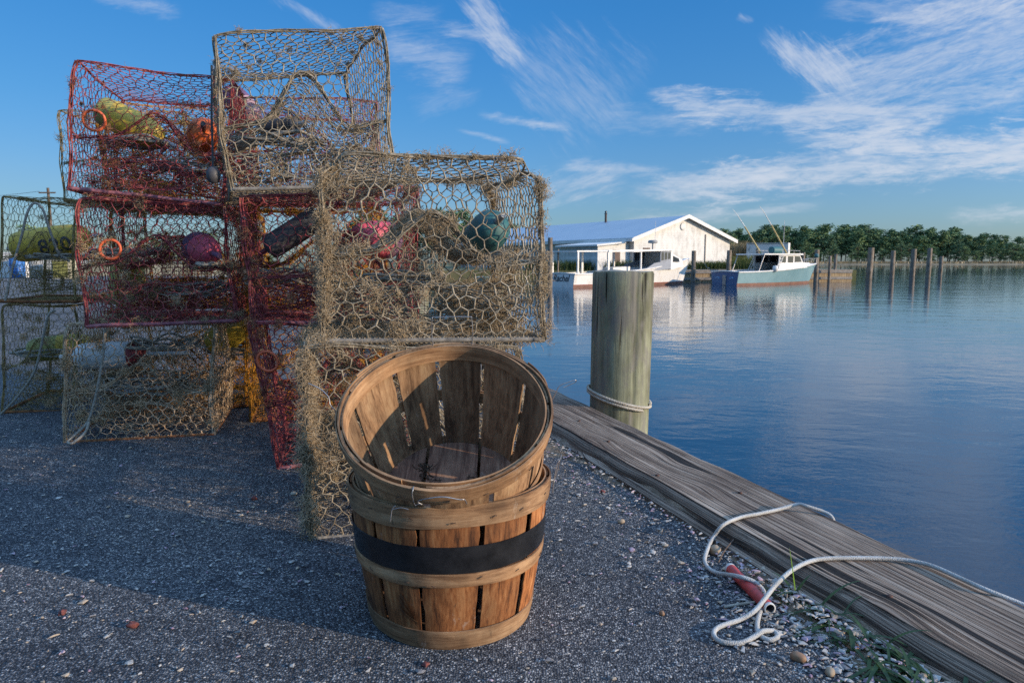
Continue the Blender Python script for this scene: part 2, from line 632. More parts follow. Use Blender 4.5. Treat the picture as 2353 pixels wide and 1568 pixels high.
SKY_STRENGTH = 0.15
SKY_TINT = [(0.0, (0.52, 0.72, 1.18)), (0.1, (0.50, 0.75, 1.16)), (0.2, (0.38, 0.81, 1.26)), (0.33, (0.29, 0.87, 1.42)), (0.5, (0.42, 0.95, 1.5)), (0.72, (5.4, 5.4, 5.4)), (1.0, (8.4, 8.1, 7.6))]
CLOUD_COL = (4.6, 4.9, 5.5)
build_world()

# ------------------------------------------------------------------ setting: quay, water, shores
WATER_Z = -0.75
T_DIR = np.array([-0.328, 0.945, 0.0])
T_DIR /= np.linalg.norm(T_DIR)
T_IN = np.array([-T_DIR[1], T_DIR[0], 0.0])      # towards the land
T_O = np.array([0.506, 2.64, 0.0])               # a point on the outer edge of the timber
T_W = 0.325
T_H = 0.04
T_OUT = -0.08      # outer face of the timber, measured towards the land


def quay(s, q, z=0.0):
    return T_O + T_DIR * s + T_IN * q + np.array([0, 0, z])


def asphalt_mat():
    m, nt, b = new_mat('asphalt')
    v = texco(nt)
    vo = N(nt, 'ShaderNodeTexVoronoi')
    vo.inputs['Scale'].default_value = 235
    vo.inputs['Randomness'].default_value = 1.0
    nt.links.new(v, vo.inputs['Vector'])
    sepc = nt.nodes.new('ShaderNodeSeparateColor')
    nt.links.new(vo.outputs['Color'], sepc.inputs[0])
    stone = ramp(nt, [(0.0, (0.055, 0.063, 0.075)), (0.42, (0.135, 0.145, 0.16)), (0.72, (0.27, 0.275, 0.285)), (0.92, (0.45, 0.445, 0.43)), (0.98, (0.75, 0.73, 0.70))], sepc.outputs[0])
    gap = ramp(nt, [(0.25, (1, 1, 1)), (0.62, (0.35, 0.35, 0.37))], vo.outputs['Distance'])
    c = mix(nt, 1.0, stone.outputs[0], gap.outputs[0], 'MULTIPLY')
    n1 = noise(nt, v, 1.3, 5, 0.6)
    p1 = ramp(nt, [(0.34, (0.62, 0.64, 0.69)), (0.5, (0.98, 0.98, 0.98)), (0.64, (1.28, 1.22, 1.14))], n1.outputs[0])
    c = mix(nt, 1.0, c, p1.outputs[0], 'MULTIPLY')
    n2 = noise(nt, v, 14, 6, 0.75)
    p2 = ramp(nt, [(0.35, (0.66, 0.67, 0.7)), (0.7, (1.3, 1.3, 1.28))], n2.outputs[0])
    c = mix(nt, 1.0, c, p2.outputs[0], 'MULTIPLY')
    # crushed shell flecks pressed into the surface
    vs = N(nt, 'ShaderNodeTexVoronoi')
    vs.inputs['Scale'].default_value = 60
    nt.links.new(v, vs.inputs['Vector'])
    seps = nt.nodes.new('ShaderNodeSeparateColor')
    nt.links.new(vs.outputs['Color'], seps.inputs[0])
    pick = math_n(nt, 'GREATER_THAN', seps.outputs[1], 0.93)
    near = math_n(nt, 'LESS_THAN', vs.outputs['Distance'], math_n(nt, 'MULTIPLY', seps.outputs[2], 0.30))
    fl = math_n(nt, 'MULTIPLY', pick, near)
    c = mix(nt, fl, c, (0.36, 0.35, 0.33))
    nt.links.new(c, b.inputs['Base Color'])
    b.inputs['Roughness'].default_value = 0.85
    b.inputs['Specular IOR Level'].default_value = 0.35
    h = math_n(nt, 'SUBTRACT', math_n(nt, 'MULTIPLY', sepc.outputs[1], 0.5), vo.outputs['Distance'])
    bump(nt, b, h, 1.0, 0.006)
    return m


MAT['asphalt'] = asphalt_mat()


def build_quay_ground():
    mb = MB()
    # outline follows the timber; the sheet ends under its inner side
    a0, a1 = quay(-9, -0.03, 0), quay(48, -0.03, 0)
    V = [a0, a1, [-120, a1[1], 0], [-120, a0[1], 0]]
    mb.add(np.array(V), [[0, 1, 2, 3]])
    tag(mb.build('asphalt_ground', MAT['asphalt'], smooth=False), kind='structure')
    # bulkhead wall of sheet planks below the timber
    mb = MB()
    s = -9.0
    r = np.random.default_rng(3)
    while s < 48:
        w = 0.28
        q = -0.055 + r.uniform(-0.006, 0.006)
        p = [quay(s, q, -2.2), quay(s + w - 0.008, q, -2.2), quay(s + w - 0.008, q + 0.06, -2.2), quay(s, q + 0.06, -2.2)]
        t = [x + np.array([0, 0, 2.16]) for x in p]
        mb.add(np.array(p + t), np.array([[0, 1, 5, 4], [1, 2, 6, 5], [2, 3, 7, 6], [3, 0, 4, 7], [4, 5, 6, 7]]))
        s += w
    tag(mb.build('bulkhead_wall', simple_mat('bulkhead_wood', (0.07, 0.06, 0.045), (0.15, 0.13, 0.10), 14, 0.85, 0.002, stretch=(1, 1, .2)), smooth=False), kind='structure')


build_quay_ground()


def timber_mat():
    m, nt, b = new_mat('weathered_timber')
    at = N(nt, 'ShaderNodeAttribute', attribute_name='grain')
    sep = nt.nodes.new('ShaderNodeSeparateXYZ')
    nt.links.new(at.outputs['Vector'], sep.inputs[0])

    def gv(sx, sy, sz=1):
        mp = N(nt, 'ShaderNodeMapping')
        mp.inputs['Scale'].default_value = (sx, sy, sz)
        nt.links.new(at.outputs['Vector'], mp.inputs[0])
        return mp.outputs[0]
    n1 = noise(nt, gv(1.5, 185, 60), 1.0, 3, 0.6)
    n2 = noise(nt, gv(1.2, 60, 20), 1.0, 5, 0.65)
    n3 = noise(nt, gv(3, 7, 7), 1.0, 5, 0.65)
    n4 = noise(nt, gv(0.8, 24, 9), 1.0, 3, 0.5)
    lines = ramp(nt, [(0.40, 0.0), (0.50, 1.0)], n1.outputs[0])
    base = ramp(nt, [(0.32, (0.125, 0.09, 0.068)), (0.5, (0.275, 0.213, 0.165)), (0.68, (0.42, 0.345, 0.275))], n2.outputs[0])
    dk = ramp(nt, [(0.0, (0.24, 0.21, 0.20)), (1.0, (1.1, 1.08, 1.05))], lines.outputs[0])
    c = mix(nt, 1.0, base.outputs[0], dk.outputs[0], 'MULTIPLY')
    st = ramp(nt, [(0.34, (0.6, 0.55, 0.53)), (0.64, (1.12, 1.12, 1.12))], n3.outputs[0])
    c = mix(nt, 1.0, c, st.outputs[0], 'MULTIPLY')
    # long drying checks
    crk = ramp(nt, [(0.345, 1.0), (0.375, 0.0)], n4.outputs[0])
    ck = math_n(nt, 'MULTIPLY', crk.outputs[0], ramp(nt, [(0.42, 0.0), (0.55, 1.0)], n3.outputs[0]).outputs[0])
    c = mix(nt, crk.outputs[0], c, (0.018, 0.014, 0.012))
    # attribute z carries side wear (brown, split inner edge)
    c = mix(nt, math_n(nt, 'MULTIPLY', sep.outputs[2], 0.6, clamp=True), c, (0.13, 0.085, 0.055))
    nt.links.new(c, b.inputs['Base Color'])
    b.inputs['Roughness'].default_value = 0.8
    b.inputs['Specular IOR Level'].default_value = 0.3
    h = math_n(nt, 'SUBTRACT', math_n(nt, 'ADD', lines.outputs[0], math_n(nt, 'MULTIPLY', n2.outputs[0], 1.2)), math_n(nt, 'MULTIPLY', crk.outputs[0], 3.0))
    bump(nt, b, h, 1.0, 0.0035)
    return m


MAT['timber'] = timber_mat()


def timber(s0, s1, name, label, q0=T_OUT, width=T_W, z0=-0.032, z1=T_H, seed=1, group=None, res=0.02):
    """one long squared timber; the profile runs round the section, the inner top edge is worn and split"""
    r = np.random.default_rng(seed)
    nz1, nz2 = vnoise(seed), vnoise(seed + 50)
    ns = max(2, int((s1 - s0) / res))
    S = np.linspace(s0, s1, ns)
    ny = 46
    top = np.linspace(0, width, ny)
    # section: outer side (bottom->top), top (outer->inner), inner side (top->bottom)
    sec = [(0.0, z0, 0), (0.0, (z0 + z1) / 2, 0), (0.0, z1 - 0.006, 0)] + [(q, z1, 0) for q in np.clip(top, 0.006, width * 0.87)] + \
          [(width * 0.91, z1 - 0.002, 0.1), (width * 0.95, z1 - 0.006, 0.25), (width * 0.985, z1 - 0.012, 0.45), (width, z1 - 0.020, 0.6), (width, z1 - 0.04, 0.8), (width - 0.004, z0, 1.0)]
    sec = np.array(sec)
    G = np.zeros((ns, len(sec), 3))
    A = np.zeros((ns, len(sec), 3))
    arc = np.concatenate([[0], np.cumsum(np.hypot(np.diff(sec[:, 0]), np.diff(sec[:, 1])))])
    knots = [(r.uniform(s0 + .2, s1 - .2), r.uniform(width * 0.2, width * 0.8), r.choice([-1, 1])) for _ in range(int((s1 - s0) / 1.1) + 1)]
    if seed == 1:
        for kx, ky in ((2060, 1390), (1385, 1010)):
            kp = Pz(kx, ky, T_H) - T_O
            knots.append((kp @ T_DIR, kp @ T_IN - T_OUT, 1))
    Sg = np.repeat(S[:, None], len(sec), 1)
    Qg = np.repeat(sec[None, :, 0], ns, 0)
    Zg = np.repeat(sec[None, :, 1], ns, 0)
    pts = np.stack([Sg * 1.3, Qg * 9, Zg * 9], -1)
    wob = nz1(pts.reshape(-1, 3), 1.0).reshape(Sg.shape)
    edge = nz2(np.stack([Sg * 3.2, Sg * 0 + 1, Sg * 0], -1).reshape(-1, 3)).reshape(Sg.shape)
    edge2 = nz2(np.stack([Sg * 14, Sg * 0 + 5, Sg * 0], -1).reshape(-1, 3)).reshape(Sg.shape)
    wear = np.clip((Qg - width * 0.62) / (width * 0.38), 0, 1)
    Q = Qg + 0.004 * edge2 * (Qg < 0.02) + wear ** 3 * (0.012 * edge + 0.006 * edge2)
    Z = Zg + 0.0025 * wob * (Zg > z1 - 0.001)
    # worn, rounded and split inner arris
    lip = np.clip(edge, 0, 1)
    Z = Z - wear ** 5 * (0.003 + 0.014 * np.clip(edge - 0.35, 0, 1)) * (Zg > z1 - 0.03)
    P = T_O[None, None] + Sg[..., None] * T_DIR + (Q + q0)[..., None] * T_IN + Z[..., None] * np.array([0, 0, 1.0])
    gq = arc[None, :] + 0 * Sg
    for (ks, kq, sg) in knots:
        dd = (Sg - ks)
        w = np.exp(-(dd / 0.10) ** 2 - ((Qg - kq) / 0.05) ** 2)
        gq = gq + sg * 0.022 * w
    gq = gq + 0.004 * np.sin(Sg * 0.8 + seed) + 0.0022 * nz1(np.stack([Sg * 0.9, Qg * 4, Qg * 0], -1).reshape(-1, 3)).reshape(Sg.shape)
    A[..., 0] = Sg + seed * 3.1
    A[..., 1] = gq
    A[..., 2] = np.clip(sec[None, :, 2] + wear ** 6 * lip * 0.5, 0, 1)
    mb = MB()
    grid_surface(mb, P)
    n0 = len(sec)
    mb.add(P[0], [list(range(n0))])
    mb.add(P[-1], [list(range(n0))[::-1]])
    o = mb.build(name, MAT['timber'])
    at = o.data.attributes.new('grain', 'FLOAT_VECTOR', 'POINT')
    full = np.concatenate([A.reshape(-1, 3), A[0], A[-1]]).astype(np.float32)
    at.data.foreach_set('vector', full.ravel())
    return tag(o, label, 'timber', group)


timber(-6.0, 1.35, 'edge_timber', 'long weathered grey timber along the water edge with white rope lying across it', seed=1)
timber(1.36, 7.0, 'edge_timber', 'weathered edge timber continuing behind the crab pots past the near piling', seed=2, res=0.05)
timber(7.01, 14.0, 'edge_timber', 'weathered edge timber far along the quay behind the stacked pots', seed=4, res=0.2)
timber(-6.0, 1.9, 'wale_board', 'low split board half buried along the inner side of the edge timber', q0=0.235, width=0.05, z0=-0.05, z1=0.013, seed=9)


def sand_strip():
    m, nt, b = new_mat('sand')
    v = texco(nt)
    n1 = noise(nt, v, 240, 3, 0.7)
    n2 = noise(nt, v, 9, 5, 0.65)
    r1 = ramp(nt, [(0.3, (0.11, 0.088, 0.067)), (0.55, (0.27, 0.215, 0.16)), (0.72, (0.48, 0.42, 0.35))], n1.outputs[0])
    r2 = ramp(nt, [(0.35, (0.6, 0.58, 0.56)), (0.65, (1.15, 1.1, 1.05))], n2.outputs[0])
    nt.links.new(mix(nt, 1.0, r1.outputs[0], r2.outputs[0], 'MULTIPLY'), b.inputs['Base Color'])
    b.inputs['Roughness'].default_value = 0.95
    b.inputs['Specular IOR Level'].default_value = 0.15
    bump(nt, b, n1.outputs[0], 1.0, 0.006)
    nz, nz2 = vnoise(21), vnoise(22)
    S = np.linspace(-6, 7, 1300)
    Q = np.linspace(0.20, 0.52, 48)
    Sg, Qg = np.meshgrid(S, Q, indexing='ij')
    p = np.stack([Sg * 2.3, Qg * 4, Qg * 0], -1).reshape(-1, 3)
    p2 = np.stack([Sg * 26, Qg * 26, Qg * 0], -1).reshape(-1, 3)
    p3 = np.stack([Sg * 8, Qg * 8, Qg * 0 + 3], -1).reshape(-1, 3)
    wid = 0.10 + 0.055 * nz(p).reshape(Sg.shape) + 0.03 * nz(p3).reshape(Sg.shape)
    Z = 0.017 * (1 - (Qg - 0.235) / np.maximum(wid, 0.02)) + 0.0035 * nz2(p2).reshape(Sg.shape) + 0.004 * nz2(p3).reshape(Sg.shape)
    Z = np.clip(Z, -0.012, 0.024)
    P = T_O[None, None] + Sg[..., None] * T_DIR + Qg[..., None] * T_IN + Z[..., None] * np.array([0, 0, 1.0])
    mb = MB()
    grid_surface(mb, P)
    tag(mb.build('sand_bank', m), kind='structure')


sand_strip()


def water_mat():
    m, nt, b = new_mat('water')
    v = texco(nt)
    b.inputs['Base Color'].default_value = (0.012, 0.036, 0.062, 1)
    b.inputs['Roughness'].default_value = 0.03
    b.inputs['IOR'].default_value = 1.52
    b.inputs['Specular IOR Level'].default_value = 0.62
    mp = texco(nt, (1.0, 1.6, 1), rot=(0, 0, 0.35))
    n1 = noise(nt, mp, 0.55, 3, 0.5, 0.4)
    n2 = noise(nt, mp, 2.6, 4, 0.55, 0.6)
    n3 = noise(nt, mp, 11.0, 3, 0.55, 0.3)
    # calm and ruffled patches
    pt = noise(nt, texco(nt, (0.03, 0.10, 1)), 1.0, 3, 0.5)
    pr = ramp(nt, [(0.42, 0.25), (0.62, 1.0)], pt.outputs[0])
    h = math_n(nt, 'MULTIPLY', n1.outputs[0], 0.014)
    h = math_n(nt, 'MULTIPLY_ADD', n2.outputs[0], 0.0042, h)
    fine = math_n(nt, 'MULTIPLY', n3.outputs[0], 0.0019)
    h = math_n(nt, 'ADD', h, math_n(nt, 'MULTIPLY', fine, pr.outputs[0]))
    bp = bump(nt, b, h, 1.0, 1.0)
    return m


MAT['water'] = water_mat()
mb = MB()
mb.add(np.array([[-4000, -60, WATER_Z], [4000, -60, WATER_Z], [4000, 6000, WATER_Z], [-4000, 6000, WATER_Z]], float), [[0, 1, 2, 3]])
tag(mb.build('water', MAT['water'], smooth=False), kind='structure')

# ------------------------------------------------------------------ bushel baskets
def stave(parent, a0, a1, R0, R1, H, z0, mat, seed, th=0.0035, top=0.0):
    r = np.random.default_rng(seed)
    nu, nz = 9, 16
    A = np.linspace(a0, a1, nu)
    Zs = np.linspace(z0, H + top, nz)
    ed0, ed1 = r.normal(0, 0.008, nz), r.normal(0, 0.008, nz)
    lean = r.normal(0, 0.006)
    off = r.uniform(-0.0012, 0.0012)
    out = np.zeros((nz, nu, 3))
    inn = np.zeros((nz, nu, 3))
    for i, z in enumerate(Zs):
        f = z / H
        R = R0 + (R1 - R0) * f + 0.006 * math.sin(math.pi * min(f, 1)) + off
        w = np.linspace(0, 1, nu)
        ang = A + (1 - w) * ed0[i] * 0.6 + w * ed1[i] * 0.6 + lean * (f - .5)
        # a flat slat sits slightly proud in the middle
        rr = R + 0.0016 * np.sin(math.pi * w)
        zz = z + (0.0 if i < nz - 1 else r.normal(0, 0.0015))
        out[i] = np.stack([rr * np.cos(ang), rr * np.sin(ang), np.full(nu, zz)], -1)
        ri = rr - th
        inn[i] = np.stack([ri * np.cos(ang), ri * np.sin(ang), np.full(nu, zz)], -1)
    mb = MB()
    grid_surface(mb, out)
    grid_surface(mb, inn[:, ::-1])
    for e in (0, nu - 1):
        grid_surface(mb, np.stack([out[:, e], inn[:, e]], 1) if e else np.stack([inn[:, e], out[:, e]], 1))
    grid_surface(mb, np.stack([out[-1], inn[-1]], 0))
    grid_surface(mb, np.stack([inn[0], out[0]], 0))
    return mb.build('stave', mat, parent, sharp=40)


def hoop(parent, name, Rf, z0, z1, th, mat, seed, overlap=0.35, start=0.0, wob=0.0015, crown=0.0012):
    """a bent lath lapped over its own end; Rf(z) is the radius it lies on"""
    r = np.random.default_rng(seed)
    n = 110
    A = np.linspace(start, start + 2 * math.pi + overlap, n)
    ph = r.uniform(0, 6.28, 4)
    lap = np.clip((A - start - 2 * math.pi + 0.15) / 0.15, 0, 1) * (th + 0.0006)
    zo = wob * (np.sin(A * 2 + ph[0]) + 0.6 * np.sin(A * 5 + ph[1])) + lap * 0.8
    ro = 0.0012 * np.sin(A * 3 + ph[2]) + lap
    prof = [(0, 0), (th, 0.0006), (th + crown, (z1 - z0) * 0.5), (th, (z1 - z0) - 0.0006), (0, z1 - z0)]
    G = np.zeros((n, len(prof) + 1, 3))
    for j, (dr, dz) in enumerate(prof + [prof[0]]):
        z = z0 + dz + zo
        R = np.array([Rf(zz) for zz in (z0 + dz + 0 * A)]) + dr + ro
        G[:, j] = np.stack([R * np.cos(A), R * np.sin(A), z], -1)
    mb = MB()
    grid_surface(mb, G[:, ::-1])
    k = len(prof)
    mb.add(G[0, :k], [list(range(k))])
    mb.add(G[-1, :k], [list(range(k))[::-1]])
    return mb.build(name, mat, parent, sharp=35)


def wire_path(parent, name, pts, r=0.0010, mat='steel', per=6):
    mb = MB()
    tube(mb, smooth_path(pts, per), r, 6)
    return mb.build(name, MAT[mat], parent)


def basket(label, loc, rot, R0, R1, H, nst, seed, grey, band):
    root = thing('bushel_basket', label, 'basket', loc, rot, 'stacked bushel baskets')
    r = np.random.default_rng(seed)
    Rf = lambda z: R0 + (R1 - R0) * z / H + 0.006 * math.sin(math.pi * min(max(z / H, 0), 1))
    a = r.uniform(0, 0.5) if seed != 5 else -math.pi / 2 - 0.21
    ws = r.uniform(0.85, 1.15, nst)
    ws = ws / ws.sum() * 2 * math.pi
    for i in range(nst):
        gap = r.uniform(0.05, 0.085) if i % 2 else r.uniform(0.02, 0.055)
        stave(root, a + gap / 2, a + ws[i] - gap / 2, R0, R1, H, 0.004, MAT['stave_grey'] if grey else MAT['stave'], seed * 100 + i)
        a += ws[i]
    hb = hoop(root, 'rim_hoop', lambda z: Rf(z) + 0.002, H - 0.040, H + 0.004, 0.0032, MAT['hoop'], seed + 1, 0.5, 2.2)
    hoop(root, 'rim_hoop', lambda z: Rf(z) + 0.0062, H - 0.034, H + 0.0015, 0.0026, MAT['hoop'], seed + 2, 0.3, 0.4) if grey else None
    hoop(root, 'inner_rim_hoop', lambda z: Rf(z) - 0.0078, H - 0.034, H + 0.003, 0.0030, MAT['hoop'], seed + 3, 0.4, 4.0)
    mh = hoop(root, 'middle_hoop', lambda z: Rf(z) + 0.002, 0.134, 0.162, 0.003, MAT['hoop'], seed + 4, 0.4, 1.0)
    bh = hoop(root, 'bottom_hoop', lambda z: Rf(z) + 0.0022, 0.0, 0.040, 0.003, MAT['hoop'] if not grey else MAT['stave_grey'], seed + 5, 0.4, 2.8)
    if band:
        hoop(root, 'black_band', lambda z: Rf(z) + 0.0024, 0.1635, 0.218, 0.0014, MAT['tape'], seed + 6, 0.2, 2.6, 0.0006, 0.0002)
    for hp, z0, z1, n in ((hb, H - 0.028, H - 0.010, 17), (mh, 0.141, 0.155, 16)):
        for k in range(n):
            an = k / n * 2 * math.pi + r.uniform(-.08, .08)
            z = r.uniform(z0, z1)
            R = Rf(z) + (0.0082 if not (grey and hp is hb) else 0.0112)
            t = r.uniform(-0.5, 0.5)
            d = np.array([-math.sin(an) * math.cos(t), math.cos(an) * math.cos(t), math.sin(t)]) * 0.0042
            c = np.array([R * math.cos(an), R * math.sin(an), z])
            mb = MB()
            tube(mb, [c - d - c * 0.008, c - d, c, c + d, c + d - c * 0.008], 0.00075, 5)
            mb.build('staple', MAT['staple'], hp)
    # bottom boards
    Ri = Rf(0.022) - 0.0045
    cuts = [-Ri, -Ri * 0.42, Ri * 0.34, Ri]
    for i in range(3):
        x0, x1 = cuts[i] + (0.004 if i else 0), cuts[i + 1] - (0.003 if i < 2 else 0)
        xs = np.linspace(x0, x1, 10)
        xs = np.clip(xs, -Ri * 0.995, Ri * 0.995)
        ys = np.sqrt(np.maximum(Ri ** 2 - xs ** 2, 0))
        top = [(x, y, 0.026) for x, y in zip(xs, ys)] + [(x, -y, 0.026) for x, y in zip(xs[::-1], ys[::-1])]
        bot = [(x, y, 0.018) for x, y, z in top]
        n = len(top)
        mb = MB()
        mb.add(np.array(top + bot), [list(range(n))[::-1], list(range(n, 2 * n))] + [[k, (k + 1) % n, n + (k + 1) % n, n + k] for k in range(n)])
        mb.build('bottom_board', MAT['baseboard'], root, smooth=False)
    return root


LB = (-0.131, 1.402, 0.0)
lower = basket('brown slatted basket with a black band around it, standing on the asphalt', LB, (0, 0, 0), 0.166, 0.2065, 0.294, 12, 5, False, True)
TAU = math.radians(30)
HU = 0.283
uc = np.array([-0.132, 1.335, 0.449])
ub = uc - HU * np.array([0, -math.sin(TAU), math.cos(TAU)])
upper = basket('open basket tipped forward into the lower one, its inside and bottom showing', tuple(ub), (TAU, 0, 0), 0.160, 0.2065, HU, 11, 11, True, False)

# wire handles; the points are in the basket's own frame
R = 0.2175
wire_path(lower, 'wire_handle', [(R - .002, -0.03, 0.262), (R + 0.001, -0.029, 0.29), (R + 0.006, -0.028, 0.318), (R + 0.012, -0.024, 0.330), (R + 0.017, 0.0, 0.331), (R + 0.018, 0.022, 0.326), (R + 0.014, 0.03, 0.30), (R + 0.006, 0.031, 0.27), (R + 0.002, 0.02, 0.262), (R + 0.001, -0.012, 0.272)])
wire_path(lower, 'wire_handle', [(-0.078, -0.2035, 0.296), (-0.080, -0.2085, 0.300), (-0.086, -0.2095, 0.293), (-0.090, -0.2075, 0.270)])
wire_path(lower, 'wire_handle', [(-0.086, -0.2095, 0.293), (-0.070, -0.213, 0.298), (-0.055, -0.216, 0.296)])
wire_path(upper, 'wire_handle', [(-0.040, -0.205, HU + .002), (-0.040, -0.214, HU + .004), (-0.0415, -0.2185, HU - 0.004), (-0.0395, -0.2185, HU - 0.028), (-0.036, -0.2175, HU - 0.032)])
wire_path(upper, 'wire_handle', [(-0.034, -0.2195, HU - 0.026), (-0.026, -0.2195, HU - 0.028), (-0.033, -0.220, HU - 0.020), (-0.020, -0.2235, HU - 0.009), (0.012, -0.2255, HU - 0.001), (0.040, -0.2235, HU - 0.010), (0.049, -0.2205, HU - 0.014), (0.0525, -0.2165, HU - 0.030)])
wire_path(upper, 'wire_handle', [(-0.044, 0.196, HU - 0.022), (-0.044, 0.206, HU + 0.006), (-0.046, 0.214, HU + 0.03), (-0.043, 0.221, HU + 0.062), (-0.036, 0.222, HU + 0.066), (0.036, 0.222, HU + 0.067), (0.043, 0.221, HU + 0.062), (0.045, 0.212, HU + 0.03), (0.043, 0.206, HU + 0.005), (0.043, 0.196, HU - 0.02)])
wire_path(upper, 'wire_hook', [(-0.216, 0.0, HU - 0.02), (-0.222, -0.004, HU - 0.032), (-0.224, 0.0, HU - 0.026), (-0.222, 0.004, HU - 0.012), (-0.232, 0.01, HU + 0.0), (-0.236, 0.02, HU + 0.012), (-0.252, 0.03, HU + 0.024), (-0.276, 0.036, HU + 0.034)])
wire_path(upper, 'wire_hook', [(0.214, 0.045, HU - 0.02), (0.222, 0.05, HU - 0.004), (0.230, 0.055, HU + 0.012), (0.250, 0.06, HU + 0.018), (0.262, 0.063, HU + 0.020), (0.262, 0.066, HU + 0.012), (0.238, 0.058, HU + 0.004)])

# a long splinter lifting off a front slat of the lower basket
mb = MB()
ang = -math.pi / 2 - 0.42
for k in range(3):
    zz = np.linspace(0.052 + 0.004 * k, 0.125 - 0.018 * k, 9)
    rr = 0.180 + 0.010 * np.sin(np.linspace(0.1, 2.6, 9)) + 0.002 * k
    aa = ang + np.linspace(0.14, -0.06, 9) + 0.01 * k
    w = 0.035 * np.sin(np.linspace(0.05, 3.0, 9)) * (1 - 0.2 * k)
    G = np.stack([np.stack([rr * np.cos(aa - w), rr * np.sin(aa - w), zz], -1), np.stack([(rr + .002) * np.cos(aa + w), (rr + .002) * np.sin(aa + w), zz + 0.004], -1)], 1)
    grid_surface(mb, G)
mb.build('splinter', MAT['stave'], lower)


def scrap(P0, n, seed, label, mat, size=0.018):
    r = np.random.default_rng(seed)
    mb = MB()
    for k in range(n):
        a = r.uniform(0, 6.28)
        p = np.array([0, 0, 0.002]) + np.append(r.normal(0, size * 0.5, 2), 0)
        pts = [p]
        for i in range(4):
            a += r.normal(0, 0.8)
            p = p + np.array([math.cos(a), math.sin(a), r.normal(0.05, 0.25)]) * size * 0.35
            p[2] = max(p[2], 0.0012)
            pts.append(p)
        tube(mb, smooth_path(pts, 3), r.uniform(0.0006, 0.0014), 5)
    o = mb.build('seaweed_scrap', mat)
    o.location = P0
    o.rotation_euler = (TAU, 0, 0)
    return tag(o, label, 'seaweed')


Rx = np.array(Matrix.Rotation(TAU, 3, 'X'))
dark_weed = simple_mat('dark_weed', (0.02, 0.015, 0.01), (0.07, 0.05, 0.03), 60, 0.9)
for (lx, ly, n, sd_, lab) in ((-0.065, 0.075, 16, 1, 'loose tangle of dark dried weed at the back of the basket bottom'), (-0.055, 0.02, 8, 2, 'small dark weed scrap on the left of the basket bottom'),
                              (0.0, -0.005, 9, 3, 'curled weed scrap in the middle of the basket bottom'), (0.045, 0.03, 10, 4, 'thin weed strands on the right of the basket bottom')):
    scrap(tuple(ub + Rx @ np.array([lx, ly, 0.026])), n, sd_, lab, dark_weed)


# ------------------------------------------------------------------ crab pots
def hexnet(W, H, cw, seed, jit=0.12):
    """chicken wire over a W x H rectangle -> (P0, P1, is_twist) in the plane"""
    v = cw * 0.50
    s = cw * 0.34
    rp = v + s
    nx, ny = int(W / cw) + 2, int(H / rp) + 2
    e0, e1, tw = [], [], []
    for j in range(-1, ny + 1):
        for i in range(-1, nx + 1):
            x = (i + 0.5 * (j % 2)) * cw
            y = j * rp
            e0.append((x, y)); e1.append((x, y + v)); tw.append(1)
            e0.append((x, y + v)); e1.append((x - cw / 2, y + rp)); tw.append(0)
            e0.append((x, y + v)); e1.append((x + cw / 2, y + rp)); tw.append(0)
    e0, e1, tw = np.array(e0), np.array(e1), np.array(tw)
    nz, nz2 = vnoise(seed), vnoise(seed + 1)
    rj = np.random.default_rng(seed)

    def wob(P):
        q = np.round(P / (cw * 0.05)).astype(np.int64)
        h = (q[:, 0] * 73856093 ^ q[:, 1] * 19349663 ^ seed * 83492791) & 0xFFFFF
        h2 = (h * 48271 + 11) % 1048573
        d = np.stack([h / 1048575 - .5, h2 / 1048573 - .5], 1) * cw * 2 * jit
        p3 = np.stack([P[:, 0] * 7, P[:, 1] * 7, P[:, 0] * 0], 1)
        d += np.stack([nz(p3), nz2(p3)], 1) * cw * 0.22
        return P + d
    e0, e1 = wob(e0), wob(e1)
    lo, hi = np.array([0, 0]), np.array([W, H])
    ins = ((e0 > lo) & (e0 < hi)).all(1) | ((e1 > lo) & (e1 < hi)).all(1)
    e0, e1, tw = np.clip(e0[ins], lo, hi), np.clip(e1[ins], lo, hi), tw[ins]
    ok = np.linalg.norm(e1 - e0, axis=1) > cw * 0.08
    # a few broken wires
    ok &= rj.uniform(size=len(ok)) > 0.012
    return e0[ok], e1[ok], tw[ok]


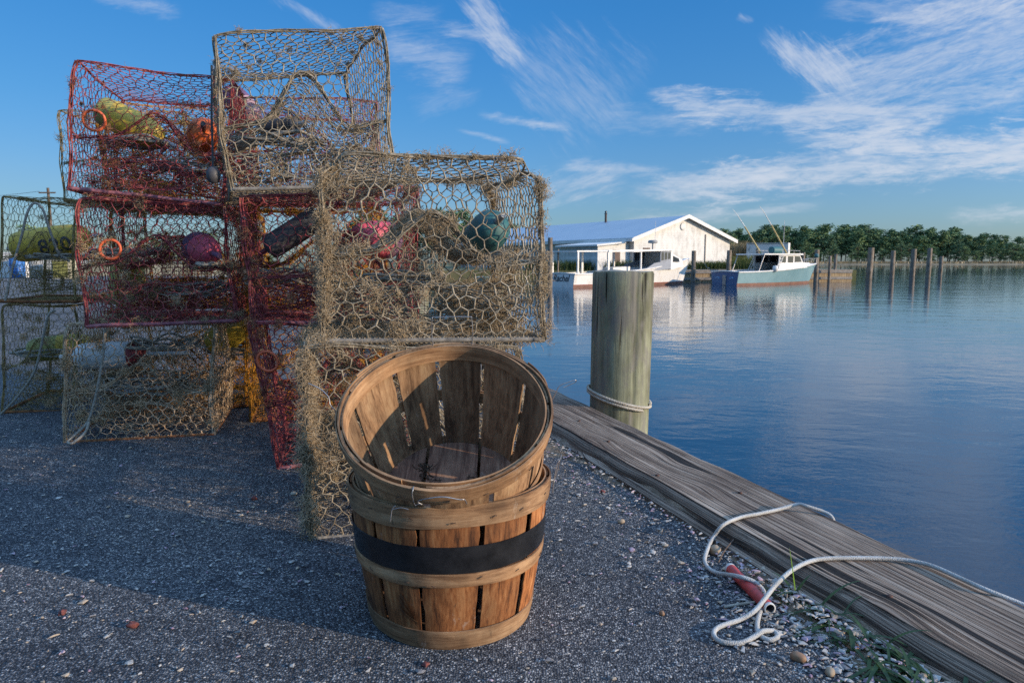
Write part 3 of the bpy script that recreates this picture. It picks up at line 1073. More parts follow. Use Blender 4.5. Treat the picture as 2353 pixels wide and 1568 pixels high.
class Pot:
    def __init__(self, corners, seed, warp=0.012, sag=0.02, round_=0.03):
        # corners: BL BR TR TL (front) then the same at the back
        self.c = np.array(corners)
        self.seed = seed
        self.nz = [vnoise(seed * 7 + k) for k in range(3)]
        self.warp, self.sag, self.round = warp, sag, round_
        self.dx = np.linalg.norm(self.c[1] - self.c[0])
        self.dz = np.linalg.norm(self.c[3] - self.c[0])
        self.dy = np.linalg.norm(self.c[4] - self.c[0])

    def __call__(self, p):
        p = np.asarray(p, float)
        u, v, w = p[:, 0:1], p[:, 1:2], p[:, 2:3]
        c = self.c
        fr = (c[0] * (1 - u) + c[1] * u) * (1 - w) + (c[3] * (1 - u) + c[2] * u) * w
        bk = (c[4] * (1 - u) + c[5] * u) * (1 - w) + (c[7] * (1 - u) + c[6] * u) * w
        q = fr * (1 - v) + bk * v
        cen = c.mean(0)
        # rounded corners in the front plane, only on the top ones
        ku = np.clip((np.abs(2 * u - 1) - 0.78) / 0.22, 0, 1)
        kw = np.clip((2 * w - 1 - 0.72) / 0.28, 0, 1)
        q = q + (cen - q) * (ku * kw) ** 2 * (self.round / 0.35)
        # the netting bellies in and out and the whole thing is bent out of true
        d = np.stack([f(np.concatenate([u * 3.0, v * 3.0, w * 3.0], 1)) for f in self.nz], 1)
        d2 = np.stack([f(np.concatenate([u * 9.0 + 4, v * 9.0, w * 9.0], 1)) for f in self.nz], 1)
        fade = np.clip(w * 3, 0.25, 1)
        q = q + self.warp * d * fade + self.warp * 0.30 * d2 * fade
        # top sags between its edges
        q[:, 2:3] -= self.sag * np.clip((w - 0.9) / 0.1, 0, 1) * np.sin(np.pi * np.clip(u, 0, 1)) * np.sin(np.pi * np.clip(v, 0, 1))
        return q


def ramp_profile(u, lo, hi, cen=0.5):
    return lo + (hi - lo) * np.exp(-((u - cen) / 0.17) ** 2) + 0.03 * np.sin(u * 7)


def fuzz(mb, S0, S1, n, seed, L=0.022, r0=0.00075, curl=0.9, weights=None, down=0.2, thick=1.0):
    """curled dry strands rooted along the wire segments S0-S1"""
    if n <= 0 or len(S0) == 0:
        return
    r = np.random.default_rng(seed)
    ln = np.linalg.norm(S1 - S0, axis=1)
    w = ln * (weights if weights is not None else 1)
    w = w / w.sum()
    k = r.choice(len(S0), n, p=w)
    t = r.uniform(0, 1, (n, 1))
    p = S0[k] * (1 - t) + S1[k] * t
    d = r.normal(size=(n, 3))
    d[:, 2] -= down
    d /= np.linalg.norm(d, axis=1, keepdims=True)
    # most strands hang together in tufts that lean one way
    nc = max(4, n // 95)
    kc = r.choice(len(S0), nc, p=w)
    tc = r.uniform(0, 1, (nc, 1))
    cp = S0[kc] * (1 - tc) + S1[kc] * tc
    cd = r.normal(size=(nc, 3))
    cd[:, 2] -= down * 2
    cd /= np.linalg.norm(cd, axis=1, keepdims=True)
    nm = int(n * 0.84)
    ci = r.integers(0, nc, nm)
    p[:nm] = cp[ci] + r.normal(size=(nm, 3)) * L * 0.42
    d[:nm] = cd[ci] * 0.9 + d[:nm] * 0.75
    d /= np.linalg.norm(d, axis=1, keepdims=True)
    ll = L * r.uniform(0.35, 1.25, (n, 1))
    pts = [p]
    for i in range(3):
        d = d + r.normal(size=(n, 3)) * curl * 0.55
        d /= np.linalg.norm(d, axis=1, keepdims=True)
        p = p + d * ll / 3
        pts.append(p)
    rad = r0 * thick
    for i in range(3):
        seg_tubes(mb, pts[i], pts[i + 1], rad * (1 - i * 0.25), rad * (0.75 - i * 0.25), 3)


def make_pot(label, corners, style, seed, wire=0.0011, cell=0.040, growth=0, gmat='fuzz', gpart=2.0, prof=(0.42, 0.70, 0.5), bait=True, ring=None, funnels=True, cat='crab pot', warp=0.012, sag=0.02, round_=0.008, glen=0.022, dense=1.0, bar='rust', postw=2.2, gth=1.2):
    base = np.array(corners[0])
    root = thing('crab_pot', label, cat, tuple(base), group='crab pots piled on the quay')
    P = Pot(np.array(corners) - base, seed, warp, sag, round_)
    m = MAT[style]
    g0, g1, gw = [], [], []
    nzg = vnoise(seed + 900)
    r = np.random.default_rng(seed)

    def net(name, Wd, Hd, fn, c=cell, rw=wire, gwt=1.0, sd=0):
        e0, e1, tw = hexnet(Wd, Hd, c, seed * 13 + sd)
        a = P(fn(e0 / np.array([Wd, Hd])))
        b = P(fn(e1 / np.array([Wd, Hd])))
        rr = rw * np.where(tw == 1, 1.35, 1.0) * r.uniform(0.8, 1.3, len(a))
        mb = MB()
        seg_tubes(mb, a, b, rr, None, 4)
        mb.build(name, m, root)
        g0.append(a); g1.append(b)
        mid = (a + b) / 2
        gw.append(gwt * np.clip(0.35 + 0.75 * nzg(mid * 9), 0.04, 3) ** 1.5)
    col = lambda x, y, z: np.stack([x, y, z], 1)
    o = lambda q: np.ones(len(q))
    net('front_panel', P.dx, P.dz, lambda q: col(q[:, 0], 0 * o(q), q[:, 1]), sd=1)
    net('back_panel', P.dx, P.dz, lambda q: col(q[:, 0], o(q), q[:, 1]), sd=2)
    net('side_panel', P.dy, P.dz, lambda q: col(0 * o(q), q[:, 0], q[:, 1]), sd=3)
    net('side_panel', P.dy, P.dz, lambda q: col(o(q), q[:, 0], q[:, 1]), sd=4)
    net('top_panel', P.dx, P.dy, lambda q: col(q[:, 0], q[:, 1], o(q)), sd=5)
    net('bottom_panel', P.dx, P.dy, lambda q: col(q[:, 0], q[:, 1], 0 * o(q)), gwt=gpart, sd=6)
    lo, hi, cen = prof
    # inner partition: a humped sheet of netting from front to back
    net('partition', P.dx * 1.25, P.dy, lambda q: col(q[:, 0], q[:, 1], ramp_profile(q[:, 0], lo, hi, cen)), gwt=gpart, sd=7)
    us = np.linspace(0, 1, 30)
    for vv in (0.012, 0.985):
        mb = MB()
        for k in range(4):
            pts = P(col(us, vv + 0.012 * np.sin(us * 9 + k), ramp_profile(us, lo, hi, cen) + 0.008 * np.sin(us * 23 + k * 2) - 0.006 * k))
            tube(mb, pts, wire * 1.5, 5)
        mb.build('partition_edge', m, root)
    a_ = P(col(us[:-1], 0 * us[:-1] + .012, ramp_profile(us[:-1], lo, hi, cen)))
    b_ = P(col(us[1:], 0 * us[1:] + .012, ramp_profile(us[1:], lo, hi, cen)))
    g0.append(a_); g1.append(b_); gw.append(np.full(len(a_), gpart * 1.4))
    if funnels:
        def cone(q, ax):
            th = q[:, 0] * 2 * math.pi
            s = q[:, 1]
            rx, rz = 0.30 * (1 - s) + 0.11 * s, 0.13 * (1 - s) + 0.075 * s
            x, z, y = 0.5 + rx * np.cos(th), 0.19 + rz * np.sin(th), 0.02 + 0.40 * s
            return col(x, y, z) if ax == 0 else (col(y, x, z) if ax == 1 else col(1 - y, x, z))
        for ax in (0, 1, 2):
            net('entrance_funnel', 0.62, 0.24, lambda q, ax=ax: cone(q, ax), c=cell * 0.9, gwt=gpart * 0.8, sd=10 + ax)
    if bait:
        mb = MB()
        th = np.linspace(0, 2 * math.pi, 25)
        ru, rv = 0.065 / P.dx, 0.065 / P.dy
        for z in np.linspace(0.0, 0.52, 17):
            tube(mb, P(col(0.5 + ru * np.cos(th), 0.5 + rv * np.sin(th), 0 * th + z)), 0.0009, 4, caps=False)
        zs = np.linspace(0, 0.52, 8)
        for t in th[:-1]:
            tube(mb, P(col(0 * zs + 0.5 + ru * math.cos(t), 0 * zs + 0.5 + rv * math.sin(t), zs)), 0.0009, 4, caps=False)
        mb.build('bait_well', m, root)
    # frame: heavy bar round the foot, bundled wires up the corners and along the top
    t = np.linspace(0, 1, 14)
    loop = np.concatenate([col(t, 0 * t, 0 * t), col(0 * t + 1, t, 0 * t), col(1 - t, 0 * t + 1, 0 * t), col(0 * t, 1 - t, 0 * t)])
    keep = [i for i in range(len(loop)) if i % 14 != 13]
    lp = P(loop[keep])
    lp = lp + np.array([0, 0, 0.002])
    mb = MB()
    tube(mb, smooth_path(lp, 2, True), 0.0072, 8, closed=True)
    # lacing wire round the bar
    sp = smooth_path(lp, 40, True)
    ph = np.arange(len(sp)) * 0.55
    sp = sp + np.stack([0.0045 * np.cos(ph), 0.0045 * np.cos(ph), 0.0085 * np.sin(ph)], 1)
    fr = mb.build('base_frame', MAT[bar], root)
    mb = MB()
    tube(mb, sp, wire * 0.8, 4, closed=True)
    mb.build('lacing_wire', m, fr)
    for (cu, cv) in ((0, 0), (1, 0), (0, 1), (1, 1)):
        mb = MB()
        z = np.linspace(0, 1, 22)
        for k in range(5):
            jx = 0.006 * np.sin(z * 11 + k * 1.9 + seed) + 0.006 * (k - 2) / P.dx * (0.35)
            jy = 0.008 * np.cos(z * 8 + k * 2.3)
            tube(mb, P(col(cu + jx, cv + jy, z)), wire * (1.5 if k else 2.2), 5)
        mb.build('corner_post', m, root)
        a_ = P(col(0 * z[:-1] + cu, 0 * z[:-1] + cv, z[:-1])); b_ = P(col(0 * z[1:] + cu, 0 * z[1:] + cv, z[1:]))
        g0.append(a_); g1.append(b_); gw.append(np.full(len(a_), postw * (2.0 if (cu, cv) == (0, 0) else 1.0)))
    mb = MB()
    for k in range(3):
        for e in range(4):
            z = np.linspace(0, 1, 24)
            q = [col(z, 0 * z, 0 * z + 1), col(0 * z + 1, z, 0 * z + 1), col(z, 0 * z + 1, 0 * z + 1), col(0 * z, z, 0 * z + 1)][e]
            q = q + np.stack([0.004 * np.sin(z * 17 + k * 2), 0.005 * np.cos(z * 13 + k), 0.008 * np.sin(z * 10 + k * 2.1 + e)], 1)
            tube(mb, P(q), wire * (1.35 if k else 1.9), 5)
            if k == 0:
                pa = P(q)
                g0.append(pa[:-1]); g1.append(pa[1:]); gw.append(np.full(len(pa) - 1, 2.0))
    mb.build('top_frame', m, root)
    S0, S1, Wt = np.concatenate(g0), np.concatenate(g1), np.concatenate(gw)
    if growth:
        mb = MB()
        fuzz(mb, S0, S1, growth, seed + 77, glen, weights=Wt, thick=gth)
        # crust thickening the wires
        k = np.random.default_rng(seed).choice(len(S0), min(len(S0), growth // 6), p=Wt / Wt.sum())
        fuzz(mb, S0[k], S1[k], growth // 3, seed + 78, glen * 0.4, 0.0011, curl=1.4, down=0)
        mb.build('dried_growth', MAT[gmat], root)
    if ring is not None:
        (ru_, rw_, rr_, rc) = ring
        th = np.linspace(0, 2 * math.pi, 33)[:-1]
        c = P(np.array([[ru_, -0.008, rw_]]))[0]
        ex = P(np.array([[ru_ + 0.05, -0.008, rw_]]))[0] - c
        ez = P(np.array([[ru_, -0.008, rw_ + 0.05]]))[0] - c
        ex, ez = ex / np.linalg.norm(ex), ez / np.linalg.norm(ez)
        mb = MB()
        tube(mb, c + rr_ * (np.cos(th)[:, None] * ex + np.sin(th)[:, None] * ez), 0.0055, 8, closed=True)
        mb.build('escape_ring', MAT[rc], root)
    root['_pot'] = 0
    del root['_pot']
    return root, P, base


MAT['ring_orange'] = simple_mat('orange_plastic', (0.75, 0.16, 0.06), (0.6, 0.10, 0.04), 30, 0.45)


def front(pts4, depths, back):
    """four front corners (BL BR TR TL) seen at (x, y) lying at their depths, and the vector to the back"""
    f = [Pd(x, y, d) for (x, y), d in zip(pts4, depths)]
    b = np.array(back)
    return f + [p + b for p in f]


def upright(bl, yaw, W, D, Hh, lean=(0, 0)):
    """a pot standing at a world point, turned by yaw"""
    c, s = math.cos(yaw), math.sin(yaw)
    ex, ey, ez = np.array([c, s, 0]), np.array([-s, c, 0]), np.array([lean[0], lean[1], 1.0])
    b = np.array(bl, float)
    f = [b, b + ex * W, b + ex * W + ez * Hh, b + ez * Hh]
    return f + [p + ey * D for p in f]


YAW = math.radians(15)
BK = np.array([-math.sin(YAW), math.cos(YAW), 0.0])

POTS = {}
# right-hand column, nearest the camera
POTS['A'] = make_pot('grey weed-covered crab pot perched above the baskets with a teal buoy inside',
                     front([(740, 786), (1250, 780), (1243, 366), (740, 354)], (1.86, 1.985, 1.97, 1.85), BK * 0.60), 'wire_grey', 1, 0.0017, 0.040,
                     growth=38000, prof=(0.46, 0.74, 0.5), gpart=3.0, bar='bar_grey', warp=0.010, round_=0.05, glen=0.026, postw=9.0)
POTS['B'] = make_pot('grey shaggy crab pot standing on the asphalt behind the bushel baskets',
                     front([(716, 1238), (1200, 1200), (1195, 796), (690, 790)], (1.755, 1.90, 1.92, 1.78), BK * 0.52), 'wire_grey', 2, 0.0015, 0.040,
                     growth=25000, gpart=2.0, bar='bar_grey', warp=0.010, glen=0.03, postw=10.0)
# red pair behind them
dC = front([(640, 1076), (1000, 1020), (985, 752), (572, 742)], (2.38, 2.51, 2.50, 2.40), BK * 0.58)
POTS['C'] = make_pot('red crab pot on the asphalt squeezed between two other columns', dC, 'wire_red', 3, 0.0014, 0.040, growth=5000, gmat='fuzz_red', bar='bar_red', ring=(0.06, 0.72, 0.035, 'ring_orange'), warp=0.014)
POTS['D'] = make_pot('red crab pot on the middle level holding a bright pink buoy and a dark float',
                     front([(584, 745), (960, 742), (943, 432), (546, 442)], (2.47, 2.62, 2.60, 2.45), BK * 0.58), 'wire_red', 4, 0.0014, 0.040, growth=8000, gth=1.5, gmat='fuzz_red', glen=0.028, bar='bar_red', prof=(0.34, 0.72, 0.62), warp=0.014)
POTS['E'] = make_pot('red middle level crab pot with an orange ring and a pink and purple buoy',
                     front([(200, 750), (545, 736), (520, 474), (182, 446)], (2.62, 2.75, 2.76, 2.62), BK * 0.56), 'wire_red', 5, 0.0014, 0.040, growth=8000, gth=1.5, gmat='fuzz_brown', glen=0.028, bar='bar_red', prof=(0.44, 0.74, 0.5), ring=(0.20, 0.585, 0.036, 'ring_orange'), warp=0.012)
POTS['F'] = make_pot('red crab pot on top of the pile with a yellow buoy and an orange buoy',
                     front([(155, 434), (508, 470), (532, 184), (173, 136)], (2.60, 2.74, 2.70, 2.55), BK * 0.56), 'wire_red', 6, 0.0012, 0.040, growth=5000, gmat='fuzz_red', bar='bar_red', prof=(0.40, 0.70, 0.52), ring=(0.145, 0.545, 0.036, 'ring_orange'), warp=0.012)
POTS['G'] = make_pot('grey bent crab pot topmost of the pile, standing out against the sky',
                     front([(533, 436), (908, 424), (881, 62), (490, 80)], (2.40, 2.53, 2.50, 2.36), BK * 0.62 + np.array([-0.10, 0, 0])), 'wire_grey', 7, 0.0015, 0.040, growth=14000, prof=(0.40, 0.76, 0.5), bar='bar_grey', warp=0.014, glen=0.014, gpart=2.2, sag=0.03, postw=6.0)
POTS['J'] = make_pot('grey weedy crab pot on a rusty frame with a white buoy, bottom of its column',
                     front([(150, 1016), (492, 998), (491, 746), (156, 744)], (2.735, 2.86, 2.85, 2.73), BK * 0.55), 'wire_pale', 8, 0.0016, 0.040, gth=1.9, growth=9000, gmat='fuzz_pale', bar='rust', warp=0.009, glen=0.024)
POTS['K'] = make_pot('rusty orange crab pot on the asphalt behind the grey one, holding a yellow buoy',
                     upright((-1.98, 3.32, 0.008), YAW * 0.6, 0.64, 0.56, 0.5), 'wire_orange', 9, 0.0011, 0.040, growth=7000, gmat='fuzz_orange')
POTS['H'] = make_pot('olive wire crab pot at the far left holding a numbered yellow buoy',
                     front([(-4, 692), (175, 694), (172, 462), (2, 446)], (3.20, 3.30, 3.30, 3.20), BK * 0.56), 'wire_olive', 10, 0.0010, 0.042, growth=1000, gmat='fuzz_brown', warp=0.010)
# widen H to a full pot towards the right
POTS['I'] = make_pot('brown rusted crab pot on the asphalt at the left end of the pile',
                     front([(6, 946), (170, 944), (172, 702), (8, 700)], (3.27, 3.36, 3.36, 3.27), BK * 0.56), 'wire_olive', 11, 0.0010, 0.042, growth=6000, gth=1.6, gmat='fuzz_pale', warp=0.010)
POTS['L'] = make_pot('thin olive crab pot on the top level peeping out behind the left red one',
                     upright((-2.20, 3.42, 1.03), YAW * 0.5, 0.58, 0.5, 0.44), 'wire_olive', 12, 0.0010, 0.042, growth=500, gmat='fuzz_brown')
POTS['P'] = make_pot('orange rusted crab pot on the middle level behind the red one with the orange ring',
                     upright((-1.86, 3.22, 0.52), YAW * 0.8, 0.60, 0.55, 0.47), 'wire_orange', 13, 0.0011, 0.040, gth=1.7, growth=14000, gmat='fuzz_orange')
POTS['Q'] = make_pot('yellowish crab pot on the top level behind the red pot with the yellow buoy',
                     upright((-1.86, 3.16, 1.01), YAW * 0.8, 0.60, 0.5, 0.44), 'wire_orange', 14, 0.0010, 0.040, growth=7000, gmat='fuzz_orange')
POTS['N'] = make_pot('red crab pot on the top level seen through the grey topmost one',
                     upright((-1.20, 3.06, 1.02), YAW * 0.9, 0.60, 0.5, 0.43), 'wire_red', 15, 0.0011, 0.040, growth=1500, gmat='fuzz_red', bar='bar_red')
POTS['R'] = make_pot('orange crab pot on the middle level behind the red one with the pink buoy',
                     upright((-1.18, 3.06, 0.51), YAW, 0.60, 0.55, 0.48), 'wire_orange', 16, 0.0011, 0.040, gth=1.7, growth=14000, gmat='fuzz_orange')
POTS['S'] = make_pot('orange brown crab pot on the asphalt behind the lower red one',
                     upright((-1.20, 3.08, 0.008), YAW, 0.60, 0.55, 0.48), 'wire_orange', 17, 0.0011, 0.040, growth=7000, gmat='fuzz_orange')


# ------------------------------------------------------------------ buoys and lines in the pots
def paint_mat(name, c, dirt=(0.10, 0.08, 0.06), amt=0.5, rough=0.55):
    m, nt, b = new_mat(name)
    v = texco(nt)
    n = noise(nt, v, 22, 6, 0.7)
    n2 = noise(nt, v, 90, 4, 0.7)
    f = math_n(nt, 'MULTIPLY_ADD', n2.outputs[0], 0.4, math_n(nt, 'MULTIPLY', n.outputs[0], 0.6))
    rp = ramp(nt, [(0.40, 0.0), (0.68, amt)], f)
    c2 = mix(nt, rp.outputs[0], c, dirt)
    nt.links.new(c2, b.inputs['Base Color'])
    b.inputs['Roughness'].default_value = rough
    bump(nt, b, n2.outputs[0], 0.5, 0.001)
    return m


PAINT = {k: paint_mat(k + '_paint', c) for k, c in dict(yellow=(0.62, 0.42, 0.04), orange=(0.80, 0.14, 0.02), pink=(0.75, 0.10, 0.16), purple=(0.16, 0.06, 0.13), white=(0.62, 0.62, 0.60), teal=(0.02, 0.13, 0.14),
         olive=(0.36, 0.33, 0.08), red=(0.30, 0.03, 0.04), dark=(0.05, 0.05, 0.06), grey=(0.3, 0.3, 0.29), palepink=(0.5, 0.28, 0.27)).items()}


def buoy(label, pos, axis, L, r, cols, stick='white', sticklen=0.12, shape='bullet', roll=0.0):
    """foam float on a stick, axis along local x"""
    root = thing('buoy', label, 'buoy', tuple(pos), group='buoys stowed in the crab pots')
    a = Vector(axis).normalized()
    root.rotation_euler = (a.to_track_quat('X', 'Z')).to_euler()
    if shape == 'bullet':
        prof = [(0.30, -0.50), (0.62, -0.485), (0.86, -0.44), (0.97, -0.34), (1.0, -0.15), (1.0, 0.12), (0.94, 0.27), (0.80, 0.39), (0.58, 0.465), (0.30, 0.50)]
    elif shape == 'cone':
        prof = [(0.35, -0.5), (0.9, -0.49), (1.0, -0.42), (0.98, -0.2), (0.86, 0.1), (0.66, 0.36), (0.45, 0.48), (0.3, 0.5)]
    else:
        prof = [(0.25, -0.5), (0.9, -0.495), (1.0, -0.46), (1.0, 0.46), (0.9, 0.495), (0.25, 0.5)]
    prof = np.array(prof)
    pr = smooth_path(np.column_stack([prof, 0 * prof[:, 0]]), 3)[:, :2]
    # colour bands along the length: each band is its own part, first one the body
    edges = np.linspace(-0.5, 0.5, len(cols) + 1) if not isinstance(cols[0], tuple) else None
    spans = [(c, edges[i], edges[i + 1]) for i, c in enumerate(cols)] if edges is not None else cols
    for i, (c, x0, x1) in enumerate(spans):
        xs = np.linspace(max(x0, -0.5), min(x1, 0.5), 16)
        rr = np.interp(xs, pr[:, 1], pr[:, 0])
        mb = MB()
        lathe(mb, np.column_stack([rr * r, xs * L]), 28, 'x')
        mb.build('buoy_body' if i == 0 else 'painted_band', PAINT[c], root)
    if stick:
        mb = MB()
        lathe(mb, [(0.010, -L / 2 - sticklen * 0.35), (0.0105, -L / 2), (0.0105, L / 2), (0.010, L / 2 + sticklen)], 12, 'x')
        mb.build('stick', PAINT[stick], root)
    return root


def coil(label, pos, R, n, seed, r=0.005, mat='rope_grey', flat=0.5, tail=None):
    rr = np.random.default_rng(seed)
    pts = []
    a = 0
    for k in range(n * 7):
        a += 2 * math.pi / 7
        rad = R * (0.75 + 0.35 * rr.uniform())
        pts.append([rad * math.cos(a) * 1.3, rad * math.sin(a) * 0.8, rr.uniform(0, 1) * R * flat])
    mb = MB()
    tube(mb, smooth_path(pts, 5), r, 6)
    o = mb.build('coiled_line', MAT[mat])
    o.location = pos
    return tag(o, label, 'rope', 'lines coiled in the crab pots')


b1 = buoy('yellow buoy with a dull green end in the upper left red pot', Pd(300, 285, 2.92), (0.80, 0.25, -0.42), 0.27, 0.062, [('yellow', -0.28, 0.5), ('olive', -0.5, -0.28)], 'white', 0.05)
buoy('bright orange buoy at the right of the upper left red pot', Pd(468, 312, 2.98), (0.35, -0.80, 0.1), 0.20, 0.066, [('orange', -0.12, 0.5), ('palepink', -0.5, -0.12)], 'dark', 0.08)
buoy('pink and purple buoy lying in the pot with the large orange ring', Pd(470, 574, 2.86), (0.55, -0.72, -0.10), 0.22, 0.070, [('pink', -0.05, 0.5), ('purple', -0.5, -0.05)], 'purple', 0.12, 'cone')
bn = buoy('long yellow buoy with black numbers in the far left olive pot', Pd(118, 556, 3.42), (0.96, 0.16, 0.16), 0.37, 0.078, ['yellow'], 'white', 0.05)
buoy('dull yellow buoy in the brown pot at the left on the asphalt', Pd(140, 796, 3.48), (0.9, 0.2, 0.1), 0.30, 0.062, ['olive', 'yellow'], 'white', 0.06)
buoy('white buoy with a dark red band in the grey pot on the rusty frame', Pd(255, 815, 3.0), (0.98, 0.1, 0.02), 0.30, 0.060, [('white', -0.5, 0.28), ('red', 0.28, 0.5)], 'white', 0.18)
buoy('yellow buoy in the orange pot under the middle red one', Pd(530, 765, 3.30), (0.75, -0.35, 0.40), 0.24, 0.075, ['yellow'], 'yellow', 0.05, 'cone')
buoy('bright pink buoy lying behind the front weedy pot in the middle red pot', Pd(858, 545, 2.82), (-0.55, -0.75, 0.1), 0.20, 0.076, [('pink', -0.25, 0.5), ('purple', -0.5, -0.25)], 'red', 0.05, 'cone')
buoy('dark grey square ended float slanting in the middle red pot', Pd(672, 535, 2.80), (0.80, 0.15, 0.52), 0.25, 0.050, ['dark'], 'red', 0.10, 'drum')
buoy('teal green buoy at the right inside the front weedy pot', Pd(1118, 536, 2.26), (0.30, -0.62, 0.28), 0.18, 0.064, [('teal', -0.36, 0.5), ('grey', -0.5, -0.36)], 'grey', 0.05)
buoy('upright dull yellow buoy under the orange ring in the pot behind', Pd(292, 645, 3.42), (0.05, 0.1, 1), 0.26, 0.080, ['olive'], None)
buoy('faded pink buoy behind the left side of the grey topmost pot', Pd(556, 244, 3.26), (0.6, -0.3, -0.6), 0.22, 0.060, [('purple', -0.5, 0.0), ('palepink', 0.0, 0.5)], 'red', 0.06)
buoy('grey buoy lying low at the left in the grey topmost pot', Pd(640, 292, 2.80), (0.85, -0.3, 0.05), 0.16, 0.034, ['dark'], 'grey', 0.05, 'drum')

# black numbers painted on the long yellow buoy
fc = bpy.data.curves.new('digits', 'FONT')
fc.body = '820'
fc.size = 0.10
fc.align_x = 'CENTER'
fc.align_y = 'CENTER'
fc.offset = 0.0015
fo = bpy.data.objects.new('digits', fc)
COL.objects.link(fo)
bpy.context.view_layer.update()
me = bpy.data.meshes.new_from_object(fo.evaluated_get(bpy.context.evaluated_depsgraph_get()))
bpy.data.objects.remove(fo)
co = np.zeros(len(me.vertices) * 3)
me.vertices.foreach_get('co', co)
co = co.reshape(-1, 3)
ang = co[:, 1] / 0.0862 - 1.65
new = np.stack([co[:, 0] + 0.045, 0.0862 * np.sin(ang) * 1.0, 0.0862 * np.cos(ang)], 1)
new = np.stack([co[:, 0] + 0.045, -0.0797 * np.cos(co[:, 1] / 0.0797 - 0.35), 0.0797 * np.sin(co[:, 1] / 0.0797 - 0.35)], 1)
me.vertices.foreach_set('co', new.ravel())
me.materials.clear()
me.materials.append(PAINT['dark'])
dg = bpy.data.objects.new('painted_numbers', me)
COL.objects.link(dg)
dg.parent = bn

coil('grey line heaped under the buoys in the upper left red pot', Pd(310, 335, 2.9), 0.10, 5, 31, flat=0.35)
coil('pale line looped below the pink and purple buoy', Pd(480, 612, 2.72), 0.035, 3, 32, 0.0045)
coil('grey line heaped beside the orange ring in the middle red pot', Pd(290, 588, 3.0), 0.12, 6, 33, flat=0.3)
coil('brown line heaped in the orange pot under the middle red one', Pd(545, 812, 3.36), 0.11, 6, 34, flat=0.4)
coil('tan line coiled beneath the white buoy', Pd(380, 800, 2.98), 0.12, 4, 35, flat=0.5)
coil('grey line coiled below the numbered yellow buoy', Pd(140, 596, 3.4), 0.12, 4, 36, 0.006, flat=0.25)
coil('pale line coiled at the right inside the front weedy pot', Pd(1165, 600, 2.25), 0.075, 4, 37, 0.004, flat=0.4)
coil('grey line heaped low in the front weedy pot near its middle', Pd(930, 655, 2.3), 0.10, 4, 39, 0.005, flat=0.5)
coil('brown line tangled at the lower right of the upper left red pot', Pd(430, 400, 2.95), 0.11, 6, 40, 0.004, flat=0.6)
coil('rust coloured line tangled low in the red pot with the pink and purple buoy', Pd(430, 680, 2.95), 0.14, 7, 41, 0.004, flat=0.5)
coil('pale line tangled in the middle red pot under the dark float', Pd(650, 655, 2.85), 0.12, 7, 42, 0.004, flat=0.6)
coil('grey line heaped at the bottom of the topmost grey pot', Pd(640, 345, 2.75), 0.13, 6, 43, 0.005, flat=0.5)
coil('grey line tangled in the bottom of the grey pot on the rusty frame', Pd(330, 900, 3.0), 0.14, 7, 44, 0.005, flat=0.6)
coil('grey line coiled inside the brown pot at the left', Pd(110, 815, 3.45), 0.13, 3, 38, 0.006, flat=0.3)


def line_thing(name, label, pts, r, mat, per=8, cat='rope', group=None, sides=8):
    mb = MB()
    P = np.array(pts)
    tube(mb, smooth_path(P - P[0], per), r, sides)
    o = mb.build(name, MAT[mat])
    o.location = P[0]
    return tag(o, label, cat, group)


line_thing('hanging_rope', 'tan rope arching up and down on the far left olive pot', [Pd(x, y, d) for x, y, d in ((12, 690, 3.14), (30, 610, 3.16), (50, 540, 3.17), (62, 490, 3.18), (78, 466, 3.2), (98, 480, 3.2), (115, 530, 3.2), (135, 580, 3.22), (160, 600, 3.26))], 0.0055, 'rope_grey')
line_thing('hanging_rope', 'slack grey rope sloping down the front of the left brown pot', [Pd(x, y, d) for x, y, d in ((128, 712, 3.22), (112, 722, 3.2), (100, 770, 3.2), (80, 850, 3.2), (40, 910, 3.2), (2, 950, 3.2))], 0.0055, 'rope_grey')
line_thing('hanging_rope', 'grey rope hanging down the front of the grey pot onto its rusty frame', [Pd(x, y, d) for x, y, d in ((242, 752, 2.70), (238, 800, 2.70), (230, 860, 2.70), (215, 930, 2.70), (200, 970, 2.69), (170, 1000, 2.66), (156, 1014, 2.64), (168, 1016, 2.62), (196, 992, 2.66), (204, 968, 2.69))], 0.0055, 'rope_grey')
cord = thing('stretch_cord', 'thin dark cord with a small float hanging at the left of the topmost pot', 'cord', tuple(Pd(486, 150, 2.40)))
mb = MB()
cp = np.array([Pd(x, y, d) for x, y, d in ((486, 150, 2.40), (487, 200, 2.39), (486, 260, 2.39), (488, 330, 2.40), (489, 398, 2.41))]) - np.array(cord.location)
tube(mb, smooth_path(cp, 6), 0.0038, 7)
mb.build('cord_line', PAINT['dark'], cord)
mb = MB()
lathe(mb, [(0.004, -0.028), (0.016, -0.024), (0.023, -0.008), (0.023, 0.012), (0.012, 0.026), (0.004, 0.03)], 18)
fl = mb.build('cord_float', PAINT['dark'], cord)
fl.location = tuple(Pd(490, 402, 2.41) - np.array(cord.location))
#MORE

